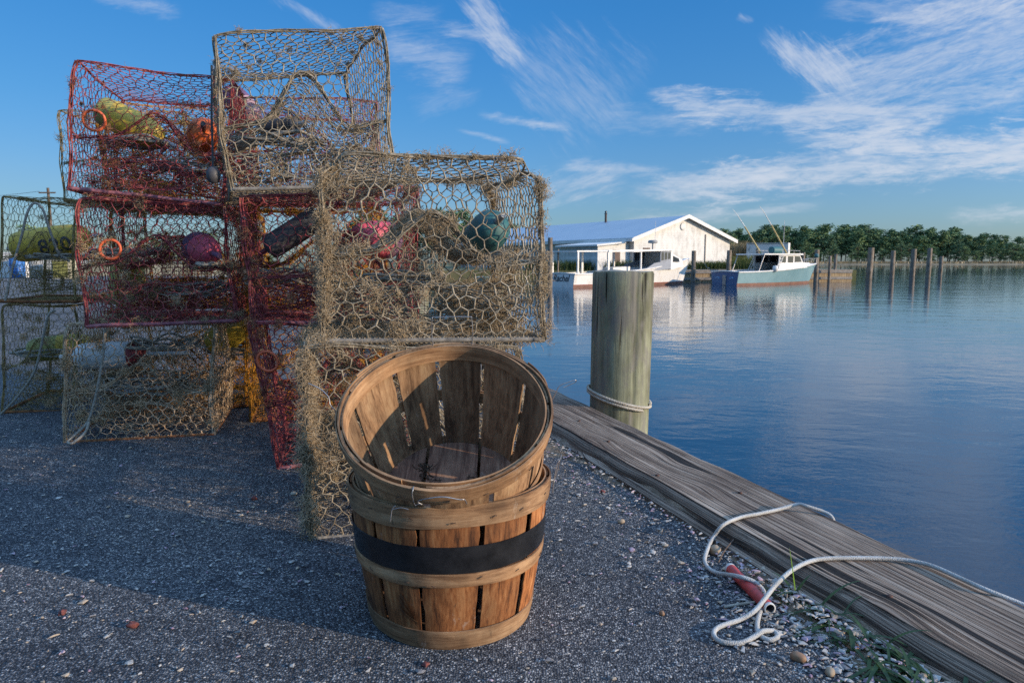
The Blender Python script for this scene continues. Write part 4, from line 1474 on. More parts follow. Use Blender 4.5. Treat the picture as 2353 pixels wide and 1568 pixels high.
# ------------------------------------------------------------------ pilings
def piling_mat(name, c_lo, c_mid, c_hi, wet=None):
    m, nt, b = new_mat(name)
    v = texco(nt, (26, 26, 1.6))
    n1 = noise(nt, v, 1.0, 6, 0.65, 0.5)
    v2 = texco(nt, (4, 4, 2))
    n2 = noise(nt, v2, 1.0, 5, 0.6)
    v3 = texco(nt, (46, 46, 1.6))
    n3 = noise(nt, v3, 1.0, 2, 0.5, 0.2)
    rp = ramp(nt, [(0.34, c_lo), (0.5, c_mid), (0.66, c_hi)], n1.outputs[0])
    st = ramp(nt, [(0.38, (0.50, 0.48, 0.44)), (0.6, (1.1, 1.1, 1.08))], n2.outputs[0])
    c = mix(nt, 1.0, rp.outputs[0], st.outputs[0], 'MULTIPLY')
    ck = ramp(nt, [(0.31, 1.0), (0.345, 0.0)], n3.outputs[0])
    v4 = texco(nt, (9, 9, 3.2), loc=(2, 5, 1))
    n4 = noise(nt, v4, 1.0, 6, 0.72, 0.5)
    gp = ramp(nt, [(0.47, 0.0), (0.60, 0.8)], n4.outputs[0])
    c = mix(nt, gp.outputs[0], c, tuple(x * 0.75 for x in (c_mid[0], c_mid[0] * 0.93, c_mid[0] * 0.82)))
    v6 = texco(nt, (13, 13, 7), loc=(7, 2, 9))
    n6 = noise(nt, v6, 1.0, 2, 0.5)
    kn = ramp(nt, [(0.70, 0.0), (0.76, 0.85)], n6.outputs[0])
    c = mix(nt, kn.outputs[0], c, (0.03, 0.025, 0.018))
    c = mix(nt, ck.outputs[0], c, (0.02, 0.018, 0.012))
    if wet is not None:
        tcd = nt.nodes.new('ShaderNodeTexCoord')
        sp = nt.nodes.new('ShaderNodeSeparateXYZ')
        nt.links.new(tcd.outputs['Object'], sp.inputs[0])
        wr = ramp(nt, [(0.0, 1.0), (1.0, 0.0)], math_n(nt, 'MULTIPLY_ADD', sp.outputs[2], 1.6, -wet, clamp=True))
        c = mix(nt, math_n(nt, 'MULTIPLY', wr.outputs[0], 0.8), c, (0.025, 0.022, 0.018))
    nt.links.new(c, b.inputs['Base Color'])
    b.inputs['Roughness'].default_value = 0.85
    b.inputs['Specular IOR Level'].default_value = 0.25
    h = math_n(nt, 'SUBTRACT', n1.outputs[0], ck.outputs[0])
    bump(nt, b, h, 0.9, 0.004)
    return m


MAT['pile_green'] = piling_mat('treated_piling', (0.11, 0.115, 0.08), (0.245, 0.25, 0.165), (0.34, 0.345, 0.24))
MAT['pile_end'] = simple_mat('piling_end_grain', (0.20, 0.18, 0.14), (0.34, 0.31, 0.25), 60, 0.9, 0.002)
MAT['pile_far'] = piling_mat('weathered_piling', (0.10, 0.075, 0.055), (0.26, 0.20, 0.15), (0.40, 0.32, 0.25), wet=0.75)


def piling(name, label, x, y, ztop, r, mat, zbot=-1.6, seed=1, n=48, lean=(0, 0), group=None, taper=0.04, tilt=0.0):
    root = thing(name, label, 'piling', (x, y, zbot), group=group)
    rr = np.random.default_rng(seed)
    nz = vnoise(seed)
    Hh = ztop - zbot
    th = np.arange(n) / n * 2 * math.pi
    zs = np.concatenate([np.linspace(0, Hh - 0.012, 40), [Hh]])
    groove = rr.uniform(0, 6.28, 12)
    G = np.zeros((len(zs), n, 3))
    for i, z in enumerate(zs):
        R = r * (1 - taper * (z / Hh - 0.5))
        q = np.stack([np.cos(th) * 2, np.sin(th) * 2, 0 * th + z * 1.5], 1)
        R = R * (1 + 0.018 * nz(q)) * np.ones(n)
        for g in groove:
            dth = np.abs((th - g + math.pi) % (2 * math.pi) - math.pi)
            R = R - r * 0.055 * np.exp(-(dth / 0.03) ** 2) * (0.3 + 0.7 * (z / Hh))
        if i == len(zs) - 1:
            R = R * 0.965
        G[i] = np.stack([R * np.cos(th) + lean[0] * z, R * np.sin(th) + lean[1] * z, z + (z / Hh) ** 8 * tilt * np.cos(th - 0.5) * r + (0.004 * nz(q * 3) if i >= len(zs) - 2 else 0)], 1)
    mb = MB()
    Gc = np.concatenate([G, G[:, :1]], 1)
    grid_surface(mb, Gc[:, :, :])
    sh = mb.build('shaft', mat, root)
    mb = MB()
    cen = G[-1].mean(0)
    ring2 = cen + (G[-1] - cen) * 0.5
    V = np.concatenate([G[-1], ring2, cen[None]])
    k = np.arange(n); k2 = (k + 1) % n
    mb.add(V, [[a, b_, b_ + n, a + n] for a, b_ in zip(k, k2)] + [[a + n, b_ + n, 2 * n] for a, b_ in zip(k, k2)])
    mb.build('end_grain', MAT['pile_end'], root)
    return root


PILE_R = 0.146
pc = np.array([0.503, 3.354, 0.0])
near_pile = piling('mooring_piling', 'thick greenish wood piling with a rope round its foot beside the timber', pc[0] + 0.012, pc[1], 0.69, PILE_R, MAT['pile_green'], seed=5, n=96, taper=-0.02, lean=(0.012, 0))
pc2 = quay(2.66, -0.21)
piling('mooring_piling', 'pale green piling half hidden behind the front weedy crab pot', pc2[0], pc2[1], 0.62, 0.115, MAT['pile_green'], seed=8, n=64)
pc3 = quay(5.4, -0.21)
piling('mooring_piling', 'third piling along the quay far behind the pile of pots', pc3[0], pc3[1], 0.60, 0.115, MAT['pile_green'], seed=9, n=48)

# rope tied round the near piling: two turns of three-strand line
def stranded(mb, path, r, pitch=0.03):
    P = np.asarray(path)
    d = np.gradient(P, axis=0)
    L = np.concatenate([[0], np.cumsum(np.linalg.norm(np.diff(P, axis=0), axis=1))])
    a, b = frames(d)
    for k in range(3):
        ph = L / pitch * 2 * math.pi + k * 2.094
        tube(mb, P + r * 0.52 * (np.cos(ph)[:, None] * a + np.sin(ph)[:, None] * b), r * 0.56, 7)


mb = MB()
th = np.linspace(-0.4, 4 * math.pi - 0.9, 520)
rad = PILE_R * 1.0 + 0.0085 + 0.001 * np.sin(th * 3)
zz = 0.080 - 0.0085 * th / math.pi * 0.9 + 0.040 * np.cos(th - 3.0)
stranded(mb, np.stack([rad * np.cos(th), rad * np.sin(th), zz], 1), 0.0072, 0.024)
o = mb.build('piling_rope', MAT['rope_tan'])
o.location = (pc[0] + 0.031, pc[1], 0)
tag(o, 'tan twisted rope wound twice round the foot of the near piling', 'rope')

# ------------------------------------------------------------------ white rope, pipe, stick, grass, shells
MAT['nail'] = simple_mat('rusty_nail', (0.05, 0.025, 0.018), (0.12, 0.055, 0.035), 200, 0.8)
TIMBERS = {o.name: o for o in COL.objects if o.name.startswith('edge_timber')}
for tname, x, y in (('edge_timber', 2043, 1368), ('edge_timber', 1510, 1090), ('edge_timber.001', 1397, 1012), ('edge_timber', 1700, 1130), ('edge_timber.001', 1330, 965)):
    mb = MB()
    lathe(mb, [(0.001, -0.004), (0.0062, -0.003), (0.0068, 0.0012), (0.004, 0.0026), (0.0008, 0.003)], 14)
    o = mb.build('nail', MAT['nail'], TIMBERS[tname])
    o.location = Pz(x, y, T_H + 0.0005)
rp_ = [(1905, 1215, -0.30, 0), (1890, 1196, -0.02, 0), (1874, 1180, 0.075, 1), (1852, 1161, 0.098, 1), (1832, 1157, 0.096, 1), (1790, 1168, 0.088, 1), (1745, 1178, 0.0865, 1), (1700, 1187, 0.0865, 1), (1660, 1205, 0.084, 1),
       (1637, 1235, 0.055, 1), (1624, 1262, 0.02, 1), (1619, 1290, 0.007, 1), (1640, 1312, 0.007, 1), (1690, 1321, 0.030, 1), (1727, 1332, 0.028, 1), (1750, 1350, 0.014, 1), (1757, 1370, 0.008, 1),
       (1750, 1392, 0.007, 1), (1742, 1415, 0.006, 1), (1739, 1440, 0.006, 1), (1747, 1459, 0.006, 1), (1770, 1468, 0.006, 1), (1786, 1460, 0.006, 1), (1776, 1448, 0.008, 1), (1752, 1448, 0.015, 1),
       (1733, 1460, 0.010, 1), (1700, 1475, 0.006, 1), (1656, 1472, 0.006, 1), (1639, 1455, 0.006, 1), (1652, 1438, 0.006, 1), (1700, 1421, 0.007, 1), (1733, 1401, 0.018, 1), (1756, 1374, 0.026, 1),
       (1785, 1338, 0.035, 1), (1825, 1304, 0.066, 1), (1875, 1284, 0.087, 1), (1950, 1280, 0.086, 1), (2050, 1282, 0.086, 1), (2110, 1290, 0.087, 1), (2150, 1302, 0.087, 1), (2200, 1324, 0.083, 1), (2260, 1351, 0.078, 1), (2352, 1388, 0.070, 1), (2440, 1425, 0.06, 1)]
rp_ = [(x, y, (z - 0.04 if z > 0.046 else z), f) for x, y, z, f in rp_]
pts = []
for x, y, z, f in rp_:
    p = Pz(x, y, z)
    if f and (p - T_O) @ T_IN < 0.262 and (p - T_O) @ T_IN > T_OUT - 0.004:
        p = Pz(x, y, max(z, T_H + 0.0068))
    pts.append(p)
se = (pts[2] - T_O) @ T_DIR
se = (Pz(1872, 1177, T_H + 0.006) - T_O) @ T_DIR
pts[2] = quay(se, T_OUT + 0.003, T_H + 0.0065)
pts[1] = quay(se - 0.022, T_OUT - 0.012, T_H - 0.012)
pts[0] = quay(se - 0.030, T_OUT - 0.0135, T_H - 0.05)
pts = [quay(se - 0.10, T_OUT - 0.016, -0.60), quay(se - 0.06, T_OUT - 0.015, -0.22), quay(se - 0.04, T_OUT - 0.014, -0.08)] + pts
pts[4][:] = quay(se - 0.022, T_OUT - 0.009, T_H - 0.006)
mb = MB()
rp3 = np.array(pts)
tube(mb, smooth_path(rp3 - rp3[5], 10), 0.0050, 12)
o = mb.build('mooring_rope', MAT['rope_white'])
o.location = rp3[5]
tag(o, 'white braided rope looping from the timber over the red pipe and back', 'rope')

p0, p1 = Pz(1676, 1303, 0.013), Pz(1769, 1397, 0.013)
pv = thing('red_pipe', 'short red painted plastic pipe lying under the white rope', 'pipe', tuple(p0))
dv = p1 - p0
L = np.linalg.norm(dv)
pv.rotation_euler = Vector(dv).to_track_quat('Z', 'Y').to_euler()
m_pipe = paint_mat('red_pipe_paint', (0.55, 0.06, 0.055), (0.10, 0.04, 0.035), 0.8)
mb = MB()
lathe(mb, [(0.0125, 0.008), (0.0128, 0.05), (0.0125, L - 0.006)], 20, caps=False)
mb.build('pipe_body', m_pipe, pv)
for (za, zb) in ((0.0, 0.008), (L - 0.006, L)):
    mb = MB()
    lathe(mb, [(0.0098, zb - 0.0), (0.0127, zb), (0.0129, (za + zb) / 2), (0.0127, za), (0.0098, za), (0.0098, za - 0.0 if za else 0.05), (0.0098, zb)], 20, caps=False)
    mb.build('pipe_rim', PAINT['white'], pv)
mb = MB()
lathe(mb, [(0.0097, 0.002), (0.0097, L - 0.002)], 16, caps=False)
mb.build('pipe_bore', PAINT['dark'], pv)
line_thing('driftwood_stick', 'thin dry stick lying on the asphalt left of the red pipe', [Pz(1663, 1392, 0.004), Pz(1700, 1386, 0.006), Pz(1745, 1380, 0.004)], 0.0032, 'rope_grey', cat='stick')
MAT['twig'] = simple_mat('brown_twig', (0.06, 0.04, 0.03), (0.15, 0.10, 0.07), 60, 0.9)
line_thing('driftwood_stick', 'dark twig on the sand beside the timber near the tan stone', [Pz(1690, 1232, 0.02), Pz(1665, 1262, 0.022), Pz(1650, 1290, 0.012)], 0.0018, 'twig', cat='stick')


def leaf_blade(mb, base, direc, L, w, bend, r):
    n = 9
    d = np.array(direc, float)
    d /= np.linalg.norm(d)
    side = np.cross(d, [0, 0, 1.0])
    side /= max(np.linalg.norm(side), 1e-6)
    p = np.array(base, float)
    G = []
    for i in range(n):
        t = i / (n - 1)
        ww = w * (1 - t) ** 0.6 * (0.55 + 0.45 * min(t * 5, 1))
        up = np.array([0, 0, -0.25]) * ww
        G.append([p - side * ww, p + up * 0.6, p + side * ww])
        d = d + np.array([0, 0, -bend / n])
        d /= np.linalg.norm(d)
        p = p + d * L / (n - 1)
        if p[2] < 0.004:
            p[2] = 0.004
    grid_surface(mb, np.array(G))


def leaf_mat(name, c1, c2, trans=0.35):
    m, nt, b = new_mat(name)
    v = texco(nt)
    n = noise(nt, v, 25, 4, 0.6)
    rp = ramp(nt, [(0.35, c1), (0.65, c2)], n.outputs[0])
    nt.links.new(rp.outputs[0], b.inputs['Base Color'])
    b.inputs['Roughness'].default_value = 0.5
    tr = nt.nodes.new('ShaderNodeBsdfTranslucent')
    nt.links.new(rp.outputs[0], tr.inputs[0])
    ms = nt.nodes.new('ShaderNodeMixShader')
    ms.inputs[0].default_value = trans
    nt.links.new(b.outputs[0], ms.inputs[1])
    nt.links.new(tr.outputs[0], ms.inputs[2])
    nt.links.new(ms.outputs[0], nt.nodes['Material Output'].inputs[0])
    return m


MAT['grass'] = leaf_mat('grass_blade', (0.018, 0.05, 0.016), (0.055, 0.11, 0.03))
MAT['grass_lit'] = leaf_mat('sunlit_tone_blade', (0.16, 0.30, 0.02), (0.22, 0.38, 0.03), 0.5)  # sunlight painted into the blade as a brighter yellow-green


def quay_grass():
    r = np.random.default_rng(12)
    mb = MB()
    for i in range(210):
        f = r.uniform() ** 0.7
        s = -1.14 - 0.55 * f - r.uniform(0, 0.05)
        q = 0.255 + r.uniform(0, 0.03 + 0.09 * f)
        base = quay(s, q + 0.012, 0.010)
        a = r.uniform(0, 6.28)
        up = r.uniform(0.15, 1.0)
        leaf_blade(mb, base, (math.cos(a) + T_IN[0] * 0.5, math.sin(a) + T_IN[1] * 0.5, up), r.uniform(0.05, 0.13), r.uniform(0.002, 0.0055), r.uniform(0.8, 2.6), r)
    tag(mb.build('grass', MAT['grass']), kind='stuff')
    # a taller seedling with one blade coloured as if sunlit
    g = thing('grass_sprout', 'single bright tipped grass shoot rising against the timber side', 'grass shoot', tuple(quay(-1.18, 0.282, 0.01)))
    mb = MB()
    leaf_blade(mb, (0, 0, 0), (-0.12, 0.10, 1.0), 0.105, 0.0042, 0.25, r)
    mb.build('blade', MAT['grass_lit'], g)
    for (d, l) in (((-0.9, 0.3, 0.35), 0.085), ((0.5, 0.2, 0.9), 0.06), ((-0.7, -0.4, 0.5), 0.07), ((-1.0, 0.0, 0.18), 0.10)):
        mb = MB()
        leaf_blade(mb, (0, 0, 0), d, l, 0.0045, 0.9, r)
        mb.build('blade', MAT['grass'], g)


quay_grass()


def shell_mats():
    out = []
    for nm, a, b_ in (('white_shell', (0.50, 0.48, 0.45), (0.30, 0.27, 0.24)), ('cream_shell', (0.44, 0.36, 0.27), (0.28, 0.21, 0.15)), ('grey_shell', (0.26, 0.25, 0.25), (0.13, 0.12, 0.12)), ('purple_shell', (0.50, 0.42, 0.46), (0.24, 0.12, 0.17))):
        out.append(simple_mat(nm, a, b_, 90, 0.5, 0.0006))
    return out


SHELL = shell_mats()


def chip(r, size):
    """one broken piece of shell: a thin, slightly dished irregular flake"""
    n = r.integers(5, 9)
    a = np.sort(r.uniform(0, 2 * math.pi, n))
    rad = size * r.uniform(0.55, 1.0, n)
    el = r.uniform(0.45, 1.0)
    out = np.stack([rad * np.cos(a), rad * el * np.sin(a), 0.10 * size * r.uniform(0, 1, n)], 1)
    th = size * 0.10 + 0.0004
    V = np.concatenate([out, out * np.array([0.55, 0.55, 0]) + np.array([0, 0, size * 0.20]), [[0, 0, size * 0.25]], out - np.array([0, 0, th])])
    F = []
    for k in range(n):
        k2 = (k + 1) % n
        F += [[k, k2, n + k2, n + k], [n + k, n + k2, 2 * n], [k2, k, 2 * n + 1 + k, 2 * n + 1 + k2]]
    F.append(list(range(2 * n + 1, 3 * n + 1))[::-1])
    return V, F


def shells():
    r = np.random.default_rng(99)
    spots = []
    # thick scatter along the timber, thinning out over the asphalt
    def on_basket(p):
        return (p[0] - LB[0]) ** 2 + (p[1] - LB[1]) ** 2 < 0.20 ** 2
    while len(spots) < 2900:
        k = r.uniform()
        if k < 0.27:      # heap by the timber near the camera
            s = r.normal(-1.40, 0.22)
            q = 0.27 + abs(r.normal(0, 0.11))
        elif k < 0.50:
            s = r.uniform(-1.35, 1.0)
            q = 0.28 + abs(r.normal(0, 0.10)) * (0.6 + 0.4 * (s < -0.2))
        else:
            s, q = None, None
        if s is None:
            p = np.array([r.uniform(-2.6, 0.6), 1.0 + 2.2 * r.uniform() ** 1.3, 0])
            if (p - T_O) @ T_IN < 0.30:
                continue
        else:
            p = quay(s, q)
        if on_basket(p) or p[1] < 0.85:
            continue
        size = 0.0045 + 0.0075 * r.uniform() ** 2.2
        if s is not None and k < 0.27:
            size *= 1.25
        spots.append((p, size))
    spots.sort(key=lambda t: -t[1] / np.linalg.norm(t[0] - np.array([0, 0, H_EYE])))
    protos = []
    for i in range(26):
        V, F = chip(r, 1.0)
        mb = MB()
        mb.add(V, F)
        protos.append(mb.mesh('shell_chip', SHELL[int(r.choice([0, 0, 0, 0, 1, 2, 3]))], smooth=False))
    for p, size in spots[:260]:
        o = bpy.data.objects.new('shell_chip', protos[r.integers(len(protos))])
        COL.objects.link(o)
        q = (p - T_O) @ T_IN
        z = 0.003 + size * 0.1 + (0.012 if q < 0.33 else 0.0)
        o.location = (p[0], p[1], z)
        o.scale = (size, size, size)
        o.rotation_euler = (r.normal(0, 0.22), r.normal(0, 0.22), r.uniform(0, 6.28))
        tag(o, 'broken pale shell chip lying flat on the quay', 'shell', 'shell chips scattered on the quay')
    mb = MB()
    for p, size in spots[260:]:
        V, F = chip(r, size)
        q = (p - T_O) @ T_IN
        a = r.uniform(0, 6.28)
        Rm = np.array(Matrix.Rotation(a, 3, 'Z') @ Matrix.Rotation(r.normal(0, 0.25), 3, 'X'))
        mb.add(V @ Rm.T + np.array([p[0], p[1], 0.003 + size * 0.1 + (0.010 if q < 0.33 else 0)]), F, int(r.choice([0, 0, 0, 1, 2, 3])))
    for i in range(5200):      # grit
        k = r.uniform()
        if k < 0.27:
            p = quay(r.normal(-1.35, 0.3), 0.26 + abs(r.normal(0, 0.13)))
        elif k < 0.45:
            p = quay(r.uniform(-1.4, 1.2), 0.26 + abs(r.normal(0, 0.12)))
        else:
            p = np.array([r.uniform(-2.6, 0.6), 1.0 + 2.0 * r.uniform() ** 1.3, 0])
            if (p - T_O) @ T_IN < 0.30:
                continue
        if on_basket(p):
            continue
        size = r.uniform(0.0018, 0.0042)
        V, F = chip(r, size)
        mb.add(V + np.array([p[0], p[1], 0.0035 + (0.008 if (p - T_O) @ T_IN < 0.33 else 0)]), F, int(r.choice([0, 0, 1, 2])))
    tag(mb.build('shell_gravel', SHELL, smooth=False), kind='stuff')


shells()

STONE = {'tan': simple_mat('tan_stone', (0.36, 0.27, 0.18), (0.24, 0.17, 0.11), 40, 0.7, 0.001), 'brown': simple_mat('brown_stone', (0.22, 0.12, 0.07), (0.33, 0.19, 0.10), 40, 0.6, 0.001),
         'red': simple_mat('red_crust', (0.24, 0.075, 0.06), (0.10, 0.035, 0.035), 160, 0.9, 0.003, c3=(0.35, 0.25, 0.22)), 'cream': simple_mat('cream_stone', (0.5, 0.43, 0.33), (0.4, 0.32, 0.24), 40, 0.6, 0.001)}


def pebble(label, x, y, size, mat, seed, name='pebble', cat='pebble', flat=0.65):
    r = np.random.default_rng(seed)
    nz = vnoise(seed)
    n, m = 16, 10
    V = np.zeros((m, n + 1, 3))
    for i in range(m):
        ph = math.pi * i / (m - 1)
        th = np.linspace(0, 2 * math.pi, n + 1)
        d = np.stack([np.sin(ph) * np.cos(th), np.sin(ph) * np.sin(th), np.cos(ph) + 0 * th], 1)
        rad = 1 + (0.13 if name == 'pebble' else 0.4) * nz(d * (1.2 if name == 'pebble' else 3.2))
        V[i] = d * rad[:, None] * np.array([1, r.uniform(0.65, 0.85), flat]) * size
    mb = MB()
    grid_surface(mb, V[:, ::-1])
    o = mb.build(name, STONE[mat])
    p = Pz(x, y, 0)
    o.location = (p[0], p[1], size * flat * 0.75)
    o.rotation_euler = (0, 0, r.uniform(0, 6.28))
    return tag(o, label, cat)


pebble('round tan stone inside the bend of the white rope by the timber', 1643, 1270, 0.021, 'tan', 1)
pebble('tan pebble on the asphalt right of the baskets, below the sand', 1427, 1200, 0.011, 'tan', 2)
pebble('brown pebble alone below the rope loop at the bottom', 1832, 1515, 0.014, 'brown', 3)
pebble('orange pebble among the shells left of the grass', 1958, 1490, 0.013, 'brown', 4)
pebble('small tan pebble near the bottom edge among white shells', 1905, 1548, 0.012, 'tan', 5)
pebble('pale pebble on the asphalt left of the pot behind the baskets', 676, 1136, 0.011, 'cream', 6)
pebble('little orange pebble on the asphalt between basket and rope', 1520, 1410, 0.007, 'brown', 7)
pebble('red crusty lump on the asphalt near the shaggy grey pot', 583, 1146, 0.010, 'red', 8, 'crab_shell_lump', 'crab shell')
pebble('red crusty lump at the lower left in the sunlit asphalt', 303, 1440, 0.011, 'red', 9, 'crab_shell_lump', 'crab shell')
pebble('dark red lump at the far left of the sunlit asphalt', 143, 1408, 0.008, 'red', 10, 'crab_shell_lump', 'crab shell')
pebble('small red chip on the asphalt just below the baskets', 978, 1526, 0.008, 'red', 11, 'crab_shell_lump', 'crab shell', 0.35)
pebble('dark red lump on the asphalt right of the baskets', 1385, 1130, 0.008, 'red', 12, 'crab_shell_lump', 'crab shell')
pebble('red shell lump among white shells under the rope end', 2030, 1455, 0.012, 'red', 13, 'crab_shell_lump', 'crab shell')

# ------------------------------------------------------------------ far land
m_marsh = simple_mat('marsh', (0.16, 0.12, 0.07), (0.26, 0.20, 0.12), 0.3, 0.95, c3=(0.12, 0.13, 0.05))
m_grassland = simple_mat('shore_ground', (0.07, 0.085, 0.03), (0.16, 0.14, 0.07), 0.5, 0.95)
mb = MB()
xs = np.linspace(-900, 1400, 120)
nz = vnoise(70)
y0 = 262 + 6 * nz(np.stack([xs * 0.02, 0 * xs, 0 * xs], 1))
G = np.stack([np.stack([xs, y0, 0 * xs + WATER_Z - 0.2], 1), np.stack([xs, y0 + 1.5, 0 * xs + WATER_Z + 0.35], 1), np.stack([xs, y0 + 30, 0 * xs - 0.1], 1), np.stack([xs, y0 * 0 + 5000, 0 * xs - 0.1], 1)])
grid_surface(mb, G)
tag(mb.build('far_shore', m_marsh), kind='structure')
mb = MB()
out = [(-120, 48.2), (-14.6, 48.2), (4, 49.2), (12, 49.8), (26.0, 51.5), (30, 62), (36, 100), (20, 150), (60, 262), (-300, 300), (-300, 48.2)]
out = [(-300, 48.05), (-14.6, 48.05), (4, 49.4), (12, 50.0), (26.0, 51.8), (29, 62), (27, 100), (-5, 190), (-40, 275), (-300, 300)]
V = [(x, y, 0.05) for x, y in out] + [(x, y, -2.0) for x, y in out]
n = len(out)
mb.add(np.array(V, float), [list(range(n))] + [[k, n + k, n + (k + 1) % n, (k + 1) % n] for k in range(n)])
tag(mb.build('shore_ground', m_grassland, smooth=False), kind='structure')


def blades(name, pts, hgt, mat, r, w=0.02, lean=0.25):
    mb = MB()
    V, Fc = [], []
    for i, (x, y, z) in enumerate(pts):
        h = hgt * r.uniform(0.6, 1.25)
        a = r.uniform(0, 6.28)
        dx, dy = r.normal(0, lean) * h, r.normal(0, lean) * h
        wx, wy = w * math.cos(a), w * math.sin(a)
        V += [(x - wx, y - wy, z), (x + wx, y + wy, z), (x + dx * .5 + wx * .6, y + dy * .5 + wy * .6, z + h * .6), (x + dx, y + dy, z + h), (x + dx * .5 - wx * .6, y + dy * .5 - wy * .6, z + h * .6)]
        Fc.append([5 * i, 5 * i + 1, 5 * i + 2, 5 * i + 3, 5 * i + 4])
    mb.add(np.array(V), np.array(Fc))
    return tag(mb.build(name, mat, smooth=False), kind='stuff')


r = np.random.default_rng(5)
m_reed = leaf_mat('reed_blade', (0.07, 0.11, 0.02), (0.20, 0.21, 0.06), 0.3)
m_reed_dark = leaf_mat('dark_reed_blade', (0.04, 0.075, 0.02), (0.10, 0.13, 0.035), 0.3)
m_tan = leaf_mat('dry_reed_blade', (0.26, 0.19, 0.10), (0.34, 0.27, 0.15), 0.2)
pts = [(r.uniform(13.5, 19.5), 0, 0.05) for k in range(3200)]
pts = [(x, 51.3 + 0.10 * (x - 13) + abs(r.normal(0, 0.9)), z) for x, y, z in pts]
blades('reed_grass', pts, 0.62, m_reed_dark, r)
pts = [(r.uniform(17.0, 22.5), 0, 0.05) for k in range(2600)]
pts = [(x, 52.5 + 0.10 * (x - 13) + abs(r.normal(0, 1.2)), z) for x, y, z in pts]
blades('reed_grass', pts, 1.0, m_reed, r)
pts = [(r.uniform(18.3, 20.6), 58 + r.uniform(0, 3), 0.05) for k in range(1800)]
blades('reed_grass', pts, 2.0, m_tan, r, 0.03)
pts = [(r.uniform(1, 9), 49.6 + abs(r.normal(0, 1)), 0.05) for k in range(2600)]
blades('reed_grass', pts, 0.7, m_reed_dark, r)
pts = [(r.uniform(40, 330), 0, 0) for k in range(9000)]
pts = [(x, 264 + r.uniform(0, 24), -0.35) for x, y, z in pts]
blades('marsh_grass', pts, 0.9, m_tan, r, 0.20, 0.3)


# ------------------------------------------------------------------ trees
def crown_mat(name, c1, c2, c3):
    m, nt, b = new_mat(name)
    oi = nt.nodes.new('ShaderNodeObjectInfo')
    v = texco(nt)
    n = noise(nt, v, 0.35, 4, 0.65)
    n2 = noise(nt, v, 2.0, 3, 0.6)
    f = math_n(nt, 'MULTIPLY_ADD', n2.outputs[0], 0.4, math_n(nt, 'MULTIPLY', n.outputs[0], 0.6))
    rp = ramp(nt, [(0.36, c1), (0.5, c2), (0.66, c3)], f)
    rv = ramp(nt, [(0.0, (0.7, 0.75, 0.8)), (1.0, (1.25, 1.15, 0.95))], oi.outputs['Random'])
    nt.links.new(mix(nt, 1.0, rp.outputs[0], rv.outputs[0], 'MULTIPLY'), b.inputs['Base Color'])
    b.inputs['Roughness'].default_value = 0.8
    b.inputs['Specular IOR Level'].default_value = 0.15
    return m


MAT['pine'] = crown_mat('pine_needles', (0.058, 0.115, 0.072), (0.135, 0.21, 0.105), (0.24, 0.31, 0.14))
MAT['bark'] = simple_mat('bark', (0.08, 0.055, 0.04), (0.17, 0.12, 0.09), 3, 0.9)


def tree_meshes(seed, Hh, kind='pine'):
    r = np.random.default_rng(seed)
    trunk = MB()
    top = Hh * (0.90 if kind == 'pine' else 0.7)
    bend = r.normal(0, 0.25, 2)
    zs = np.linspace(0, top, 9)
    P = np.stack([bend[0] * np.sin(zs / top * 2.5), bend[1] * np.sin(zs / top * 2.2), zs], 1)
    tube(trunk, P, np.linspace(0.20, 0.05, 9) * Hh / 15, 7)
    crown = MB()
    lo = Hh * (r.uniform(0.14, 0.34) if kind == 'pine' else 0.12)
    clumps = []
    nb = 27 if kind == 'pine' else 26
    for k in range(nb):
        f = (k + r.uniform()) / nb
        z = lo + (Hh * 0.95 - lo) * f
        rad = Hh * (0.19 if kind == 'pine' else 0.34) * (math.sin(math.pi * min(0.12 + 0.83 * f, 1)) ** 0.7) * r.uniform(0.45, 1.1)
        a = r.uniform(0, 6.28)
        c = np.array([rad * math.cos(a), rad * math.sin(a), z + rad * 0.25])
        base = np.array([np.interp(z, zs, P[:, 0]), np.interp(z, zs, P[:, 1]), z * 0.97])
        tube(trunk, np.stack([base, (base + c) / 2 + [0, 0, 0.1], c]), np.array([0.055, 0.035, 0.015]) * Hh / 15, 4, caps=False)
        clumps.append((c, Hh * r.uniform(0.055, 0.105)))
        if r.uniform() < 0.5:
            clumps.append((c * np.array([0.5, 0.5, 1]) + [0, 0, Hh * 0.02], Hh * r.uniform(0.05, 0.09)))
    V, Fc = [], []
    i = 0
    for c, s in clumps:
        for k in range(42):
            d = r.normal(size=3)
            d /= np.linalg.norm(d)
            p = c + d * s * np.array([1.25, 1.25, 0.75]) * r.uniform(0.3, 1.05)
            a, b_ = frames(r.normal(size=(1, 3)))
            q = s * r.uniform(0.16, 0.34)
            a, b_ = a[0] * q, b_[0] * q * 0.7
            V += [p - a, p + b_ * 0.7 - a * 0.2, p + a, p - b_]
            Fc.append([i, i + 1, i + 2, i + 3])
            i += 4
    crown.add(np.array(V), np.array(Fc))
    return trunk.mesh('trunk', MAT['bark']), crown.mesh('crown', MAT['pine'], smooth=False)


PROTO = [tree_meshes(200 + i, 15.0) for i in range(7)]
PROTO_B = [tree_meshes(240 + i, 10.0, 'broad') for i in range(4)]


def plant(proto, x, y, z, sc, label, group, name='pine_tree', cat='tree', r=rng):
    t = thing(name, label, cat, (x, y, z), (0, 0, r.uniform(0, 6.28)), group)
    t.scale = (sc * r.uniform(1.0, 1.4), sc * r.uniform(1.0, 1.4), sc)
    for nm, me in (('trunk', proto[0]), ('crown', proto[1])):
        o = bpy.data.objects.new(nm, me)
        COL.objects.link(o)
        o.parent = t


def hts(px):
    return np.interp(px, [680, 740, 780, 870, 960, 985, 1024, 1090, 1300], [12.3, 14.5, 15.6, 15.8, 14.6, 12.6, 11.6, 12.2, 12.0])


